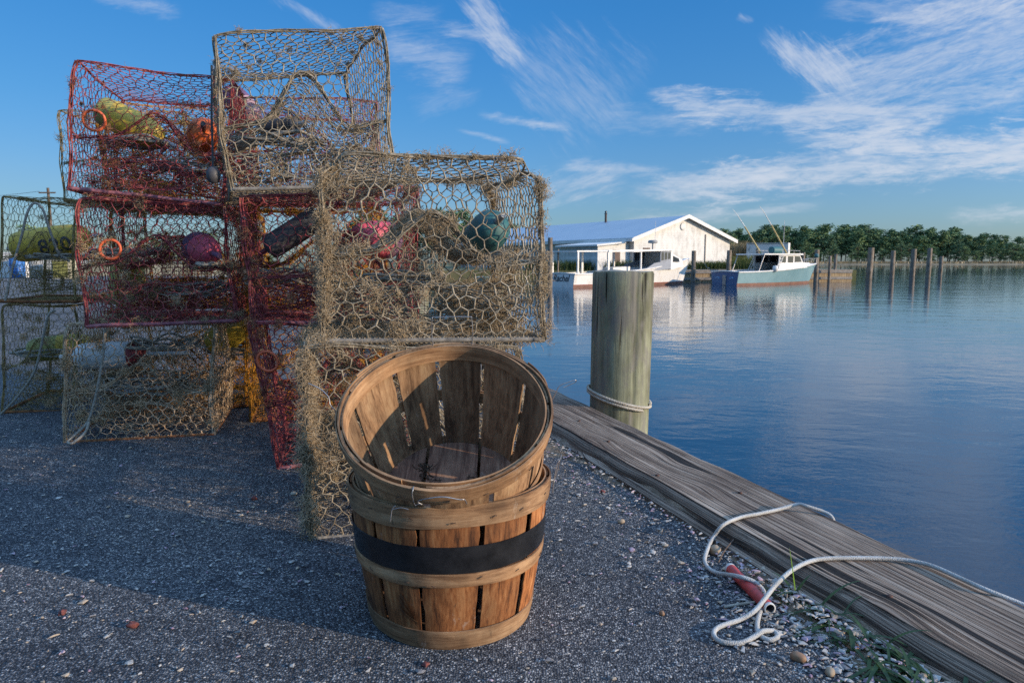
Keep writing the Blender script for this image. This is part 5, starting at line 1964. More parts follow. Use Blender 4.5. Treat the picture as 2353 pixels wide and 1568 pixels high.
r = np.random.default_rng(18)
for i in range(52):
    x = 60 + i * 4.1 + r.normal(0, 0.9)
    plant(PROTO_B[r.integers(4)], x, 281 + r.normal(0, 1.5), -0.3, r.uniform(0.42, 0.85), 'low bushy tree at the foot of the wood across the water', 'bushes along the far wood', 'bushy_tree', r=r)
r = np.random.default_rng(17)
for row, (d, step) in enumerate(((286, 5.0), (292, 4.2), (300, 4.2), (312, 4.8))):
    x = 62 + row * 1.7
    while x < 262:
        px = 512 + x / d * 683
        h = hts(px) * (0.86 if row == 0 else 1.0) * r.uniform(0.74, 1.10)
        if row == 0 and r.uniform() < 0.25:
            x += step
            continue
        plant(PROTO[r.integers(7)] if px < 1000 or r.uniform() < 0.4 else PROTO_B[r.integers(4)], x, d + r.normal(0, 1.5), -0.3, h / (15.0 if True else 10), 'dark green pine in the long wood across the water', 'pines in the wood across the water', r=r)
        x += step * r.uniform(0.75, 1.25)
for i in range(26):
    x = -36 + i * 1.9 + r.normal(0, 0.6)
    px = 512 + x / 165 * 683
    h = np.interp(px, [360, 420, 470, 500, 520, 545, 570], [11.5, 13.2, 12.4, 10.8, 9.0, 9.6, 7.5])
    plant(PROTO[r.integers(7)], x, 165 + r.normal(0, 3), 0, h * r.uniform(0.9, 1.04) / 15, 'green pine in the grove behind the white building', 'pines behind the white building', r=r)
for i in range(9):
    plant(PROTO_B[r.integers(4)], -74 + i * 5.0 + r.normal(0, 1.2), 96 + r.normal(0, 4), 0, (6.0 if i < 3 else 4.4) * r.uniform(0.75, 1.1) / 10, 'low bushy tree far behind the left pots', 'bushy trees beyond the yard', 'bushy_tree', r=r)

# ------------------------------------------------------------------ white building
def white_wall_mat(name, base=(0.72, 0.70, 0.67), stain=(0.42, 0.40, 0.37)):
    m, nt, b = new_mat(name)
    v = texco(nt)
    n = noise(nt, v, 0.7, 6, 0.7)
    v2 = texco(nt, (3.0, 3.0, 0.5))
    n2 = noise(nt, v2, 1.0, 5, 0.7)
    br = N(nt, 'ShaderNodeTexBrick')
    br.inputs['Scale'].default_value = 1.0
    br.inputs['Brick Width'].default_value = 0.4
    br.inputs['Row Height'].default_value = 0.2
    br.inputs['Mortar Size'].default_value = 0.012
    f = math_n(nt, 'MULTIPLY_ADD', n2.outputs[0], 0.5, math_n(nt, 'MULTIPLY', n.outputs[0], 0.5))
    rp = ramp(nt, [(0.47, 0.0), (0.62, 0.85)], f)
    vb = texco(nt, (1, 1, 1), rot=(math.radians(90), 0, 0))
    nt.links.new(vb, br.inputs['Vector'])
    br.inputs['Color1'].default_value = (1, 1, 1, 1)
    br.inputs['Color2'].default_value = (0.97, 0.97, 0.96, 1)
    br.inputs['Mortar'].default_value = (0.90, 0.89, 0.88, 1)
    c = mix(nt, rp.outputs[0], base, stain)
    c = mix(nt, 1.0, c, br.outputs['Color'], 'MULTIPLY')
    nt.links.new(c, b.inputs['Base Color'])
    b.inputs['Roughness'].default_value = 0.75
    return m


MAT['white_wall'] = white_wall_mat('whitewashed_block')
MAT['white_trim'] = simple_mat('white_trim', (0.74, 0.72, 0.69), (0.62, 0.60, 0.57), 2, 0.6)
MAT['roof'] = simple_mat('blue_metal_roof', (0.46, 0.50, 0.54), (0.52, 0.55, 0.58), 0.4, 0.45, metallic=0.1)
MAT['glass_dark'] = simple_mat('dark_glass', (0.03, 0.035, 0.04), (0.05, 0.055, 0.06), 3, 0.12)
MAT['dark_door'] = simple_mat('dark_door', (0.10, 0.06, 0.05), (0.14, 0.09, 0.07), 3, 0.7)

g1 = np.array([8.95, 50.6])
gd = np.array([0.845, 0.535]); gd /= np.linalg.norm(gd)
sd_ = np.array([-gd[1], gd[0]])
BW, BL_, EZ, RZ = 10.4, 27.0, 2.35, 4.0
bld = thing('white_building', 'long white block building with a shallow blue metal roof behind the boats', 'building', (g1[0], g1[1], 0.05), (0, 0, math.atan2(gd[1], gd[0])))
# local frame: x along the gable, y along the ridge, z up
mb = MB()
V = [(0, 0, 0), (BW, 0, 0), (BW, 0, EZ), (BW / 2, 0, RZ), (0, 0, EZ)]
Vb = [(x, BL_, z) for x, y, z in V]
mb.add(np.array(V + Vb), [[0, 1, 2, 3, 4], [9, 8, 7, 6, 5], [0, 4, 9, 5], [1, 6, 7, 2]])
mb.build('wall', MAT['white_wall'], bld, smooth=False)
mb = MB()
for s in (0, 1):
    ex = -0.45 if s == 0 else BW + 0.45
    slope = (RZ - EZ) / (BW / 2)
    ez = EZ - 0.45 * slope + 0.05
    rz = RZ + 0.05
    a = [(ex, -0.35, ez), (BW / 2, -0.35, rz), (BW / 2, BL_ + 0.35, rz), (ex, BL_ + 0.35, ez)]
    t = [(x, y, z + 0.10) for x, y, z in a]
    mb.add(np.array(a + t), np.array([[0, 1, 2, 3], [7, 6, 5, 4], [0, 4, 5, 1], [1, 5, 6, 2], [2, 6, 7, 3], [3, 7, 4, 0]]))
rf = mb.build('roof', MAT['roof'], bld, smooth=False)
for s in (0, 1):
    ex = -0.47 if s == 0 else BW + 0.47
    ez = EZ - 0.47 * slope
    mb = MB()
    a = np.array([ex, -0.42, ez - 0.12]); b_ = np.array([BW / 2, -0.42, RZ - 0.07])
    V = [a, b_, b_ + [0, 0, 0.28], a + [0, 0, 0.28]]
    V = V + [v + np.array([0, 0.065, 0]) for v in V]
    mb.add(np.array(V), np.array([[0, 1, 2, 3], [7, 6, 5, 4], [0, 4, 5, 1], [3, 2, 6, 7], [0, 3, 7, 4], [1, 5, 6, 2]]))
    mb.build('barge_board', MAT['white_trim'], bld, smooth=False)
mb = MB()
box(mb, (-0.56, -0.42, ez - 0.12), (-0.47, BL_ + 0.3, ez + 0.10))
mb.build('fascia', MAT['white_trim'], bld, smooth=False)
# side annex with its own low wall
mb = MB()
V = [(-3.0, 0.5, 0), (-0.003, 0.5, 0), (-0.003, 0.5, 2.0), (-3.0, 0.5, 1.72)]
V = V + [(x, 5.0, z) for x, y, z in V]
mb.add(np.array(V), np.array([[0, 1, 2, 3], [7, 6, 5, 4], [0, 3, 7, 4], [3, 2, 6, 7]]))
mb.build('annex_wall', MAT['white_wall'], bld, smooth=False)
mb = MB()
V = [(-3.3, 0.2, 1.72), (-0.57, 0.2, 1.98), (-0.57, 5.3, 1.98), (-3.3, 5.3, 1.72)]
V = V + [(x, y, z + 0.12) for x, y, z in V]
mb.add(np.array(V), np.array([[3, 2, 1, 0], [4, 5, 6, 7], [0, 1, 5, 4], [1, 2, 6, 5], [2, 3, 7, 6], [3, 0, 4, 7]]))
mb.build('annex_roof', MAT['white_trim'], bld, smooth=False)
for (x0, x1, z1) in ((-1.6, -0.9, 1.5), (0.9, 1.6, 1.65)):
    mb = MB()
    yy = 0.47 if x0 < 0 else -0.03
    box(mb, (x0, yy, 0.02), (x1, yy + 0.028, z1))
    mb.build('door', MAT['dark_door'], bld, smooth=False)
mb = MB()
lathe(mb, [(0.01, 0), (0.26, 0), (0.28, 0.04), (0.22, 0.06), (0.01, 0.06)], 28)
o = mb.build('round_vent', MAT['white_trim'], bld)
o.location = (BW / 2 - 0.25, -0.003, 3.3)
o.rotation_euler = (math.radians(90), 0, 0)
mb = MB()
tube(mb, [(7.5, -0.05, 0.05), (7.5, -0.05, 2.75)], 0.04, 8)
mb.build('drain_pipe', simple_mat('tan_pipe', (0.45, 0.38, 0.3), (0.4, 0.33, 0.26), 5, 0.6), bld)
mb = MB()
tube(mb, [(BW / 2 - 0.35, 9.0, RZ - 0.2), (BW / 2 - 0.35, 9.0, RZ + 0.75)], 0.10, 12)
ch = mb.build('stove_pipe', simple_mat('rusty_pipe', (0.10, 0.06, 0.045), (0.06, 0.04, 0.035), 8, 0.7), rf)
mb = MB()
lathe(mb, [(0.03, 0.0), (0.15, 0.02), (0.15, 0.05), (0.06, 0.10), (0.12, 0.18), (0.05, 0.28)], 12)
o = mb.build('rain_cap', MAT['glass_dark'], ch)
o.location = (BW / 2 - 0.35, 9.0, RZ + 0.75)
mb = MB()
tube(mb, [(BW / 2 - 1.6, 17.0, RZ - 0.7), (BW / 2 - 1.6, 17.0, RZ + 0.75)], 0.05, 8)
mb.build('vent_pipe', PAINT['grey'], rf)
for k in range(60):
    pass

# white box trailer on the shore behind the second boat
tr = thing('box_trailer', 'plain white box trailer parked on the shore behind the blue boat', 'trailer', (19.6, 57.6, 0.05), (0, 0, math.radians(-28)))
mb = MB(); box(mb, (0, 0, 0.6), (2.6, 1.1, 2.15)); mb.build('trailer_body', MAT['white_trim'], tr, smooth=False)
tr.scale = (1.25, 1.25, 1)
mb = MB(); box(mb, (0.03, -0.03, 2.08), (2.57, -0.002, 2.13)); mb.build('top_rail', PAINT['grey'], tr, smooth=False)
for x in (0.7, 1.6):
    mb = MB(); lathe(mb, [(0.02, -0.12), (0.36, -0.12), (0.38, 0), (0.36, 0.12), (0.02, 0.12)], 20); o = mb.build('wheel', PAINT['dark'], tr); o.rotation_euler = (math.radians(90), 0, 0); o.location = (x, 0.2, 0.38)

# ------------------------------------------------------------------ pier and far pilings
pier = thing('pier', 'low grey wooden pier running behind the two moored boats', 'pier', (0, 0, 0))
pd = np.array([0.985, 0.17]); pd /= np.linalg.norm(pd)
pn = np.array([-pd[1], pd[0]])
pa = np.array([11.6, 47.8])
PL = 13.4
mb = MB()
k = 0
while k * 0.15 < PL:
    a = pa + pd * (k * 0.15)
    b_ = a + pd * 0.14
    V = [(*a, 0.06), (*b_, 0.06), (*(b_ + pn * 1.8), 0.06), (*(a + pn * 1.8), 0.06)]
    V = V + [(x, y, z + 0.05) for x, y, z in V]
    mb.add(np.array(V), np.array([[3, 2, 1, 0], [4, 5, 6, 7], [0, 1, 5, 4], [1, 2, 6, 5], [2, 3, 7, 6], [3, 0, 4, 7]]))
    k += 1
m_dock = simple_mat('pier_boards', (0.18, 0.16, 0.14), (0.30, 0.27, 0.24), 5, 0.85)
mb.build('deck', m_dock, pier, smooth=False)
m_face = simple_mat('pier_facing', (0.26, 0.18, 0.10), (0.42, 0.31, 0.18), 6, 0.85, stretch=(1, 1, .2))
mb = MB()
k = 0
while k * 0.2 < PL:
    a = pa + pd * (k * 0.2)
    b_ = a + pd * 0.188
    V = [(*a, -0.9), (*b_, -0.9), (*(b_ + pn * 0.06), -0.9), (*(a + pn * 0.06), -0.9)]
    V = V + [(x, y, 0.055) for x, y, z in V]
    mb.add(np.array(V), np.array([[4, 5, 6, 7], [0, 1, 5, 4], [1, 2, 6, 5], [2, 3, 7, 6], [3, 0, 4, 7]]))
    k += 1
mb.build('face_boards', m_face, pier, smooth=False)
for hh in (-0.05, -0.5):
    mb = MB()
    a = pa - pn * 0.06
    b_ = a + pd * PL
    V = [(*a, hh - 0.09), (*b_, hh - 0.09), (*(b_ + pn * 0.058), hh - 0.09), (*(a + pn * 0.058), hh - 0.09)]
    V = V + [(x, y, hh + 0.09) for x, y, z in V]
    mb.add(np.array(V), np.array([[3, 2, 1, 0], [4, 5, 6, 7], [0, 1, 5, 4], [1, 2, 6, 5], [2, 3, 7, 6], [3, 0, 4, 7]]))
    mb.build('wale', m_dock, pier, smooth=False)


def far_pile(label, x, ytop, depth, w, seed, lean=(0, 0), name='dock_piling', group=None):
    t = Pd(x, ytop, depth)
    piling(name, label, t[0], t[1], t[2], w * K / F_PX * depth / 2, MAT['pile_far'], WATER_Z - 0.9, seed, 20, lean, group)


G_D = 'pilings along the pier'
far_pile('brown dock piling at the bow of the white boat', 1594, 575, 47.4, 10, 41, group=G_D)
far_pile('dark dock piling standing in front of the building corner', 1675, 574, 47.9, 11, 42, group=G_D)
far_pile('dock piling rising behind the cabin of the blue boat', 1741, 570, 48.6, 9, 43, group=G_D)
far_pile('short piling behind the bow of the blue boat, left of its neighbours', 1830, 588, 52.5, 6.5, 44, group=G_D)
far_pile('second short piling just right of the blue boat cabin', 1846, 579, 50.5, 7, 45, group=G_D)
far_pile('tallest thick piling at the bow of the blue boat', 1877, 573, 48.9, 10, 46, group=G_D)
far_pile('slim piling at the end of the pier, shorter of two', 1907, 587, 49.3, 7, 47, group=G_D)
far_pile('slim piling at the end of the pier, taller of two', 1919, 583, 50.2, 7, 48, (0.01, 0), group=G_D)
far_pile('green topped piling left of the stern of the white boat', 1264, 545, 37.5, 11, 49, group=G_D)
far_pile('thin grey pole beside the stern of the white boat', 1282, 572, 39.5, 4, 50, name='mooring_pole')
G_O = 'lone pilings out in the open water'
far_pile('leftmost lone piling in open water, frayed and leaning', 1999, 568, 55.0, 13, 51, (0.025, 0), group=G_O)
far_pile('second lone piling in open water from the pier', 2052, 575, 56.5, 10, 52, group=G_O)
far_pile('third lone piling in open water from the pier, tilted slightly', 2099, 571, 64.0, 11, 53, (0.008, 0), group=G_O)
far_pile('fourth lone piling in open water, straight and slim', 2136, 569, 59.0, 10, 54, (0.004, 0), group=G_O)
far_pile('shortest lone piling at the right end of the open water row', 2162, 588, 66.0, 8, 55, (0.012, 0), group=G_O)


# ------------------------------------------------------------------ boats
def boat_hull(root, L, B, hs0, hs1, top_m, bot_m, rail_m, deck_m, transom_m, boot=0.12, rake=0.55, stripe=None):
    nt_ = 40
    T = np.linspace(0, 1, nt_)
    zs_sheer = hs0 + (hs1 - hs0) * T ** 2.1
    def half(t, f):
        bs = B / 2 * np.where(t < 0.45, 0.93 + 0.07 * t / 0.45, 1 - (np.clip((t - .45) / .55, 0, 1)) ** 2.5)
        bw = B / 2 * 0.86 * np.where(t < 0.3, 0.96 + 0.04 * t / 0.3, 1 - (np.clip((t - .3) / .7, 0, 1)) ** 1.9)
        return np.maximum(bw + (bs - bw) * f, 0.012)
    def X(t, f):
        return L * t + rake * f * np.clip((t - 0.5) / 0.5, 0, 1) ** 3 - 0.10 * (1 - f) * (t < 0.001) * 0
    def strip(fa, fb, za, zb, rows):
        G = []
        for side in (-1, 1):
            g = np.zeros((rows, nt_, 3))
            for i, u in enumerate(np.linspace(0, 1, rows)):
                z = za + (zb - za) * u
                f = np.clip(z / zs_sheer, -0.2, 1)
                g[i, :, 0] = X(T, f)
                g[i, :, 1] = side * half(T, f)
                g[i, :, 2] = z
            G.append(g if side < 0 else g[:, ::-1])
        return G
    mb = MB()
    for g in strip(0, 1, np.full(nt_, boot), zs_sheer, 8):
        grid_surface(mb, g)
    hull = mb.build('hull', top_m, root)
    mb = MB()
    for g in strip(0, 1, np.full(nt_, -0.25), np.full(nt_, boot - 0.03), 3):
        grid_surface(mb, g)
    mb.build('bottom_paint', bot_m, root)
    mb = MB()
    for g in strip(0, 1, np.full(nt_, boot - 0.032), np.full(nt_, boot + 0.002), 2):
        g[:, :, 1] *= 1.002
        grid_surface(mb, g)
    mb.build('boot_stripe', stripe or bot_m, root)
    # transom
    mb = MB()
    zz = np.linspace(-0.25, hs0, 8)
    g = np.zeros((8, 12, 3))
    for i, z in enumerate(zz):
        hb = half(np.array([0.0]), np.clip(np.array([z / hs0]), -0.2, 1))[0]
        g[i, :, 0] = -0.004
        g[i, :, 1] = np.linspace(-hb, hb, 12)
        g[i, :, 2] = z + 0.06 * (z / hs0 if z > 0 else 0) * np.cos(np.linspace(-1.5, 1.5, 12))
    grid_surface(mb, g[:, ::-1])
    mb.build('transom', transom_m, root)
    # deck and rail
    mb = MB()
    hb = half(T, np.ones(nt_))
    g = np.stack([np.stack([X(T, np.ones(nt_)), -hb + 0.01, zs_sheer - 0.03], 1), np.stack([X(T, np.ones(nt_)), hb - 0.01, zs_sheer - 0.03], 1)])
    grid_surface(mb, g)
    mb.build('deck', deck_m, root)
    for side in (-1, 1):
        mb = MB()
        tube(mb, np.stack([X(T, np.ones(nt_)), side * hb, zs_sheer + 0.01], 1), 0.045, 6)
        mb.build('rub_rail', rail_m, root)
    mb = MB()
    tube(mb, [(0, -hb[0], hs0 + 0.02), (0, 0, hs0 + 0.07), (0, hb[0], hs0 + 0.02)], 0.04, 6)
    mb.build('stern_rail', rail_m, root)
    return X, half, lambda x: hs0 + (hs1 - hs0) * (np.clip(x / L, 0, 1)) ** 2.1


MAT['boat_white'] = simple_mat('boat_white', (0.74, 0.72, 0.69), (0.60, 0.55, 0.49), 1.6, 0.35, stops=(0.48, 0.72), stretch=(2, 2, 0.5))
MAT['boat_grey'] = simple_mat('boat_grey_panel', (0.22, 0.24, 0.28), (0.28, 0.30, 0.34), 2, 0.6)
MAT['boat_red'] = simple_mat('red_bottom', (0.33, 0.05, 0.03), (0.24, 0.045, 0.03), 2, 0.6)
MAT['boat_mud'] = simple_mat('brown_bottom', (0.15, 0.075, 0.055), (0.24, 0.12, 0.085), 2, 0.7)
MAT['boat_teal'] = simple_mat('teal_hull', (0.14, 0.25, 0.28), (0.19, 0.31, 0.34), 1.0, 0.4)
MAT['boat_blue'] = simple_mat('blue_transom', (0.010, 0.075, 0.20), (0.016, 0.12, 0.27), 1.5, 0.4)
MAT['pole_tan'] = simple_mat('outrigger_wood', (0.45, 0.36, 0.16), (0.36, 0.28, 0.12), 3, 0.6)


def prism(mb, poly, y0, y1):
    """extrude an x-z polygon between two y values"""
    n = len(poly)
    V = [(x, y0, z) for x, z in poly] + [(x, y1, z) for x, z in poly]
    mb.add(np.array(V), [list(range(n)), list(range(n, 2 * n))[::-1]] + [[(k + 1) % n, k, n + k, n + (k + 1) % n] for k in range(n)])


def panel(root, name, mat, poly, y0, y1, parent=None):
    mb = MB()
    prism(mb, poly, y0, y1)
    return mb.build(name, mat, parent or root, smooth=False)


def deadrise():
    a = np.array([3.45, 37.8])
    ang = math.radians(36)
    L, B = 10.3, 2.45
    # origin: middle of the transom; its near corner is the starboard one at a
    d = np.array([math.cos(ang), math.sin(ang)])
    nrm = np.array([-d[1], d[0]])
    o2 = a + nrm * (B / 2 * 0.92)
    b = thing('workboat', 'white wooden workboat with a long flat canopy moored by the pier', 'boat', (o2[0], o2[1], WATER_Z), (0, 0, ang), 'boats moored in front of the building')
    X, half, sh = boat_hull(b, L, B, 0.74, 1.62, MAT['boat_white'], MAT['boat_mud'], MAT['boat_white'], MAT['white_trim'], MAT['boat_white'], 0.17, 0.6, MAT['boat_red'])
    # canopy
    rf = panel(b, 'canopy', MAT['boat_white'], [(0.15, 1.98), (2.6, 2.0), (2.6, 2.08), (0.15, 2.05)], -1.15, 1.15)
    panel(b, 'canopy', MAT['boat_white'], [(2.5, 1.98), (8.0, 2.10), (8.0, 2.20), (2.5, 2.10)], -1.20, 1.20)
    for x, y, w in ((0.25, -1.1, 0.05), (0.25, 1.1, 0.05), (2.55, -1.12, 0.07), (2.55, 1.12, 0.07), (5.2, -1.12, 0.04), (5.2, 1.12, 0.04)):
        panel(b, 'canopy_post', MAT['boat_white'], [(x - w, 0.7), (x + w, 0.7), (x + w, 2.0), (x - w, 2.0)], y - 0.045, y + 0.045)
    # pilothouse front, spray board and trunk cabin
    z1 = 2.12
    for y in (-1.12, 1.08):
        panel(b, 'spray_board', MAT['boat_grey'], [(5.3, 0.84), (7.9, 1.0), (7.9, 1.55), (6.4, 1.35)], y, y + 0.04)
        wf = panel(b, 'window_frame', MAT['boat_grey'], [(6.9, 1.42), (7.85, 1.55), (7.85, 2.06), (6.9, 2.03)], y - 0.012, y + 0.052)
        for k in range(3):
            panel(b, 'pane', MAT['glass_dark'], [(6.97 + k * 0.3, 1.50 + 0.04 * k), (7.2 + k * 0.3, 1.53 + 0.04 * k), (7.2 + k * 0.3, 2.0), (6.97 + k * 0.3, 1.99)], y - 0.02, y + 0.06, wf)
        panel(b, 'corner_pillar', MAT['boat_white'], [(7.86, 1.0), (8.02, 1.0), (8.02, 2.12), (7.86, 2.1)], y - 0.005, y + 0.045)
    panel(b, 'cabin_front', MAT['boat_white'], [(7.95, 1.0), (8.0, 1.0), (8.0, 2.1), (7.95, 2.1)], -1.06, 1.06)
    mb = MB()
    prof = [(8.03, 0.95), (9.75, 1.15), (9.55, 1.62), (8.03, 1.98)]
    n = len(prof)
    V = []
    for (x, z), (ya, yb) in zip(prof, ((1.0, 1.0), (0.55, 0.55), (0.5, 0.5), (0.92, 0.92))):
        V += [(x, -ya, z), (x, yb, z)]
    mb.add(np.array(V), [[0, 2, 4, 6], [1, 7, 5, 3], [2, 3, 5, 4], [4, 5, 7, 6], [0, 6, 7, 1]])
    mb.build('trunk_cabin', MAT['boat_white'], b, smooth=False)
    mb = MB()
    V = []
    for (x, z) in ((8.2, 1.42), (9.15, 1.42), (9.02, 1.63), (8.2, 1.82)):
        f = (x - 8.03) / 1.6
        V.append((x, -(0.955 - 0.36 * f) - 0.02, z))
    V = V + [(x, -y, z) for x, y, z in V]
    mb.add(np.array(V), [[0, 1, 2, 3], [7, 6, 5, 4]])
    mb.build('cabin_window', MAT['glass_dark'], b, smooth=False)
    mb = MB(); tube(mb, [(7.3, -0.3, 2.18), (7.3, -0.3, 3.9)], 0.012, 5); mb.build('whip_antenna', MAT['white_trim'], b)
    rd = MB(); lathe(rd, [(0.02, 0), (0.28, 0.02), (0.30, 0.10), (0.26, 0.2), (0.02, 0.22)], 20); o = rd.build('radar_dome', PAINT['grey'], b); o.location = (7.2, -0.2, 2.55)
    mb = MB(); tube(mb, [(7.2, -0.2, 2.1), (7.2, -0.2, 2.56)], 0.05, 8); mb.build('radar_mast', PAINT['grey'], b)
    # engine box and gear in the cockpit
    panel(b, 'engine_box', MAT['boat_white'], [(3.6, 0.7), (5.0, 0.75), (5.0, 1.15), (3.6, 1.1)], -0.45, 0.45)
    # name on the transom in dark script
    fc = bpy.data.curves.new('name', 'FONT')
    fc.body = 'Rachel'
    fc.size = 0.52
    fc.shear = 0.35
    fc.offset = 0.012
    fc.align_x = 'CENTER'
    fo = bpy.data.objects.new('name', fc)
    COL.objects.link(fo)
    bpy.context.view_layer.update()
    me = bpy.data.meshes.new_from_object(fo.evaluated_get(bpy.context.evaluated_depsgraph_get()))
    bpy.data.objects.remove(fo)
    me.materials.clear()
    me.materials.append(PAINT['dark'])
    nm = bpy.data.objects.new('name_lettering', me)
    COL.objects.link(nm)
    nm.parent = b
    nm.location = (-0.012, 0.05, 0.34)
    nm.rotation_euler = (math.radians(90), 0, math.radians(-90))


deadrise()
for lab, p, q in (('mooring line from the white boat bow to the brown piling', (12.35, 44.1, 0.60), (13.55, 47.2, 0.25)), ('stern line of the white boat running left to its piling', (2.2, 39.5, 0.02), (1.2, 38.6, 0.1)), ('mooring line from the blue boat bow to the tallest piling', (21.1, 46.2, 0.5), (20.65, 48.7, 0.2))):
    p, q = np.array(p), np.array(q)
    line_thing('mooring_line', lab, [p, p * 0.6 + q * 0.4 - [0, 0, 0.12], p * 0.3 + q * 0.7 - [0, 0, 0.1], q], 0.018, 'rope_white')


def cruiser():
    a = np.array([13.55, 41.0])
    ang = math.radians(33)
    L, B = 8.5, 2.25
    d = np.array([math.cos(ang), math.sin(ang)])
    nrm = np.array([-d[1], d[0]])
    o2 = a + nrm * (B / 2 * 0.93)
    b = thing('fishing_boat', 'teal hulled fishing boat with white cabin and two raised outriggers', 'boat', (o2[0], o2[1], WATER_Z), (0, 0, ang), 'boats moored in front of the building')
    X, half, sh = boat_hull(b, L, B, 0.80, 1.28, MAT['boat_teal'], MAT['boat_mud'], MAT['boat_white'], MAT['white_trim'], MAT['boat_blue'], 0.14, 0.75, MAT['boat_mud'])
    # white scroll marks on the blue transom
    mb = MB()
    for s in (-1, 1):
        th = np.linspace(0, 4.5, 30)
        tube(mb, np.stack([0 * th - 0.012, s * (0.50 + 0.16 * np.cos(th) * (1 - th / 7)), 0.42 + 0.10 * np.sin(th) * (1 - th / 7)], 1), 0.018, 5)
    mb.build('painted_scroll', simple_mat('pale_blue_paint', (0.15, 0.4, 0.7), (0.2, 0.5, 0.8), 3, 0.5), b)
    mb = MB(); box(mb, (-0.05, -0.12, 0.02), (-0.006, 0.12, 0.62)); mb.build('stern_plate', PAINT['grey'], b, smooth=False)
    # cabin
    zb, zt = 0.95, 1.86
    for y in (-0.95, 0.91):
        side = panel(b, 'cabin_side', MAT['boat_white'], [(3.9, 0.85), (6.9, 1.05), (6.35, 1.45), (6.05, zt), (3.9, zt)], y, y + 0.04)
        for (x0, x1) in ((4.05, 4.6), (4.8, 5.35)):
            panel(b, 'window', MAT['glass_dark'], [(x0, 1.38), (x1, 1.38), (x1, 1.78), (x0, 1.78)], y - 0.012, y + 0.052)
        panel(b, 'window', MAT['glass_dark'], [(5.5, 1.40), (6.25, 1.42), (6.02, 1.78), (5.5, 1.78)], y - 0.012, y + 0.052)
    mb = MB()
    V = [(6.9, -0.95, 1.05), (6.9, 0.95, 1.05), (6.35, 0.95, 1.45), (6.35, -0.95, 1.45), (6.05, 0.95, zt), (6.05, -0.95, zt)]
    mb.add(np.array(V), [[0, 1, 2, 3]])
    mb.build('cabin_front', MAT['boat_white'], b, smooth=False)
    mb = MB(); mb.add(np.array(V), [[3, 2, 4, 5]]); mb.build('windscreen', MAT['glass_dark'], b, smooth=False)
    panel(b, 'cabin_roof', MAT['boat_white'], [(2.3, zt), (6.25, zt + 0.003), (6.15, zt + 0.09), (2.3, zt + 0.07)], -1.08, 1.08)
    mb = MB()
    V = [(6.85, -0.8, 1.1), (8.6, -0.25, 1.22), (8.6, 0.25, 1.22), (6.85, 0.8, 1.1), (6.85, -0.65, 1.38), (8.2, -0.18, 1.36), (8.2, 0.18, 1.36), (6.85, 0.65, 1.38)]
    mb.add(np.array(V), np.array([[4, 5, 6, 7], [0, 1, 5, 4], [1, 2, 6, 5], [2, 3, 7, 6], [3, 0, 4, 7]]))
    mb.build('trunk_cabin', MAT['boat_white'], b, smooth=False)
    for y in (-1.0, 1.0):
        mb = MB()
        tube(mb, [(2.4, y, 1.86), (1.9, y, 0.85)], 0.03, 6)
        mb.build('roof_strut', MAT['steel'], b)
        mb = MB()
        for dx in (0, 0.22):
            tube(mb, [(4.05 + dx, y * 1.03, 1.86), (3.5 + dx, y * 1.03, 0.86)], 0.022, 6)
        for k in range(6):
            t = (k + .5) / 6
            tube(mb, [(4.05 - 0.55 * t, y * 1.03, 1.86 - t), (4.27 - 0.55 * t, y * 1.03, 1.86 - t)], 0.016, 5)
        mb.build('ladder', MAT['boat_white'], b)
        # outrigger: two stage pole leaning aft and out
        og = MB()
        base = np.array([4.7, y * 0.95, 1.9])
        tip = np.array([1.6 if y < 0 else 2.1, y * 1.2, 4.75])
        P = np.array([base, base + (tip - base) * 0.62, tip + np.array([-0.02, 0, -0.02])])
        tube(og, P[:2], np.array([0.055, 0.045]), 8)
        ob = og.build('outrigger', MAT['pole_tan'], b)
        og = MB()
        tube(og, [P[1], P[1] + (P[2] - P[1]) * 0.7, P[2] + np.array([-0.12, 0, 0.02])], np.array([0.03, 0.018, 0.010]), 6)
        og.build('outrigger_tip', MAT['white_trim'], ob)
    # raft pack, rail and gear on the roof
    mb = MB()
    P = np.array([(4.4, 0, 2.16), (4.5, 0, 2.16), (5.2, 0, 2.16), (5.3, 0, 2.16)])
    tube(mb, smooth_path(P, 4), np.interp(np.linspace(0, 1, 13), [0, 0.15, 0.85, 1], [0.12, 0.24, 0.24, 0.12]), 12)
    mb.build('raft_pack', PAINT['teal'], b)
    for y in (-0.95, 0.95):
        mb = MB()
        tube(mb, [(4.2, y, 2.16), (6.0, y, 2.12)], 0.018, 5)
        for x in (4.2, 4.8, 5.4, 6.0):
            tube(mb, [(x, y, 1.92), (x, y, 2.15)], 0.014, 5)
        mb.build('roof_rail', MAT['steel'], b)
        mb = MB()
        xs = np.linspace(6.9, 9.35, 9)
        yb = y / 0.95 * np.maximum(half(np.clip(xs / L, 0, 1), 1.0) - 0.08, 0.02)
        tube(mb, np.stack([xs, yb, [sh(x) + 0.36 for x in xs]], 1), 0.018, 5)
        for i in (0, 2, 4, 6, 8):
            tube(mb, [(xs[i], yb[i], sh(xs[i])), (xs[i], yb[i], sh(xs[i]) + 0.36)], 0.014, 5)
        mb.build('bow_rail', MAT['steel'], b)
    mb = MB(); tube(mb, [(5.9, 0.2, 1.95), (5.9, 0.2, 4.1)], 0.014, 5); mb.build('whip_antenna', MAT['white_trim'], b)
    mb = MB(); lathe(mb, [(0.02, -0.2), (0.14, -0.18), (0.17, 0), (0.14, 0.18), (0.02, 0.2)], 14); o = mb.build('fender', MAT['white_trim'], b); o.location = (3.3, -1.15, 1.0)
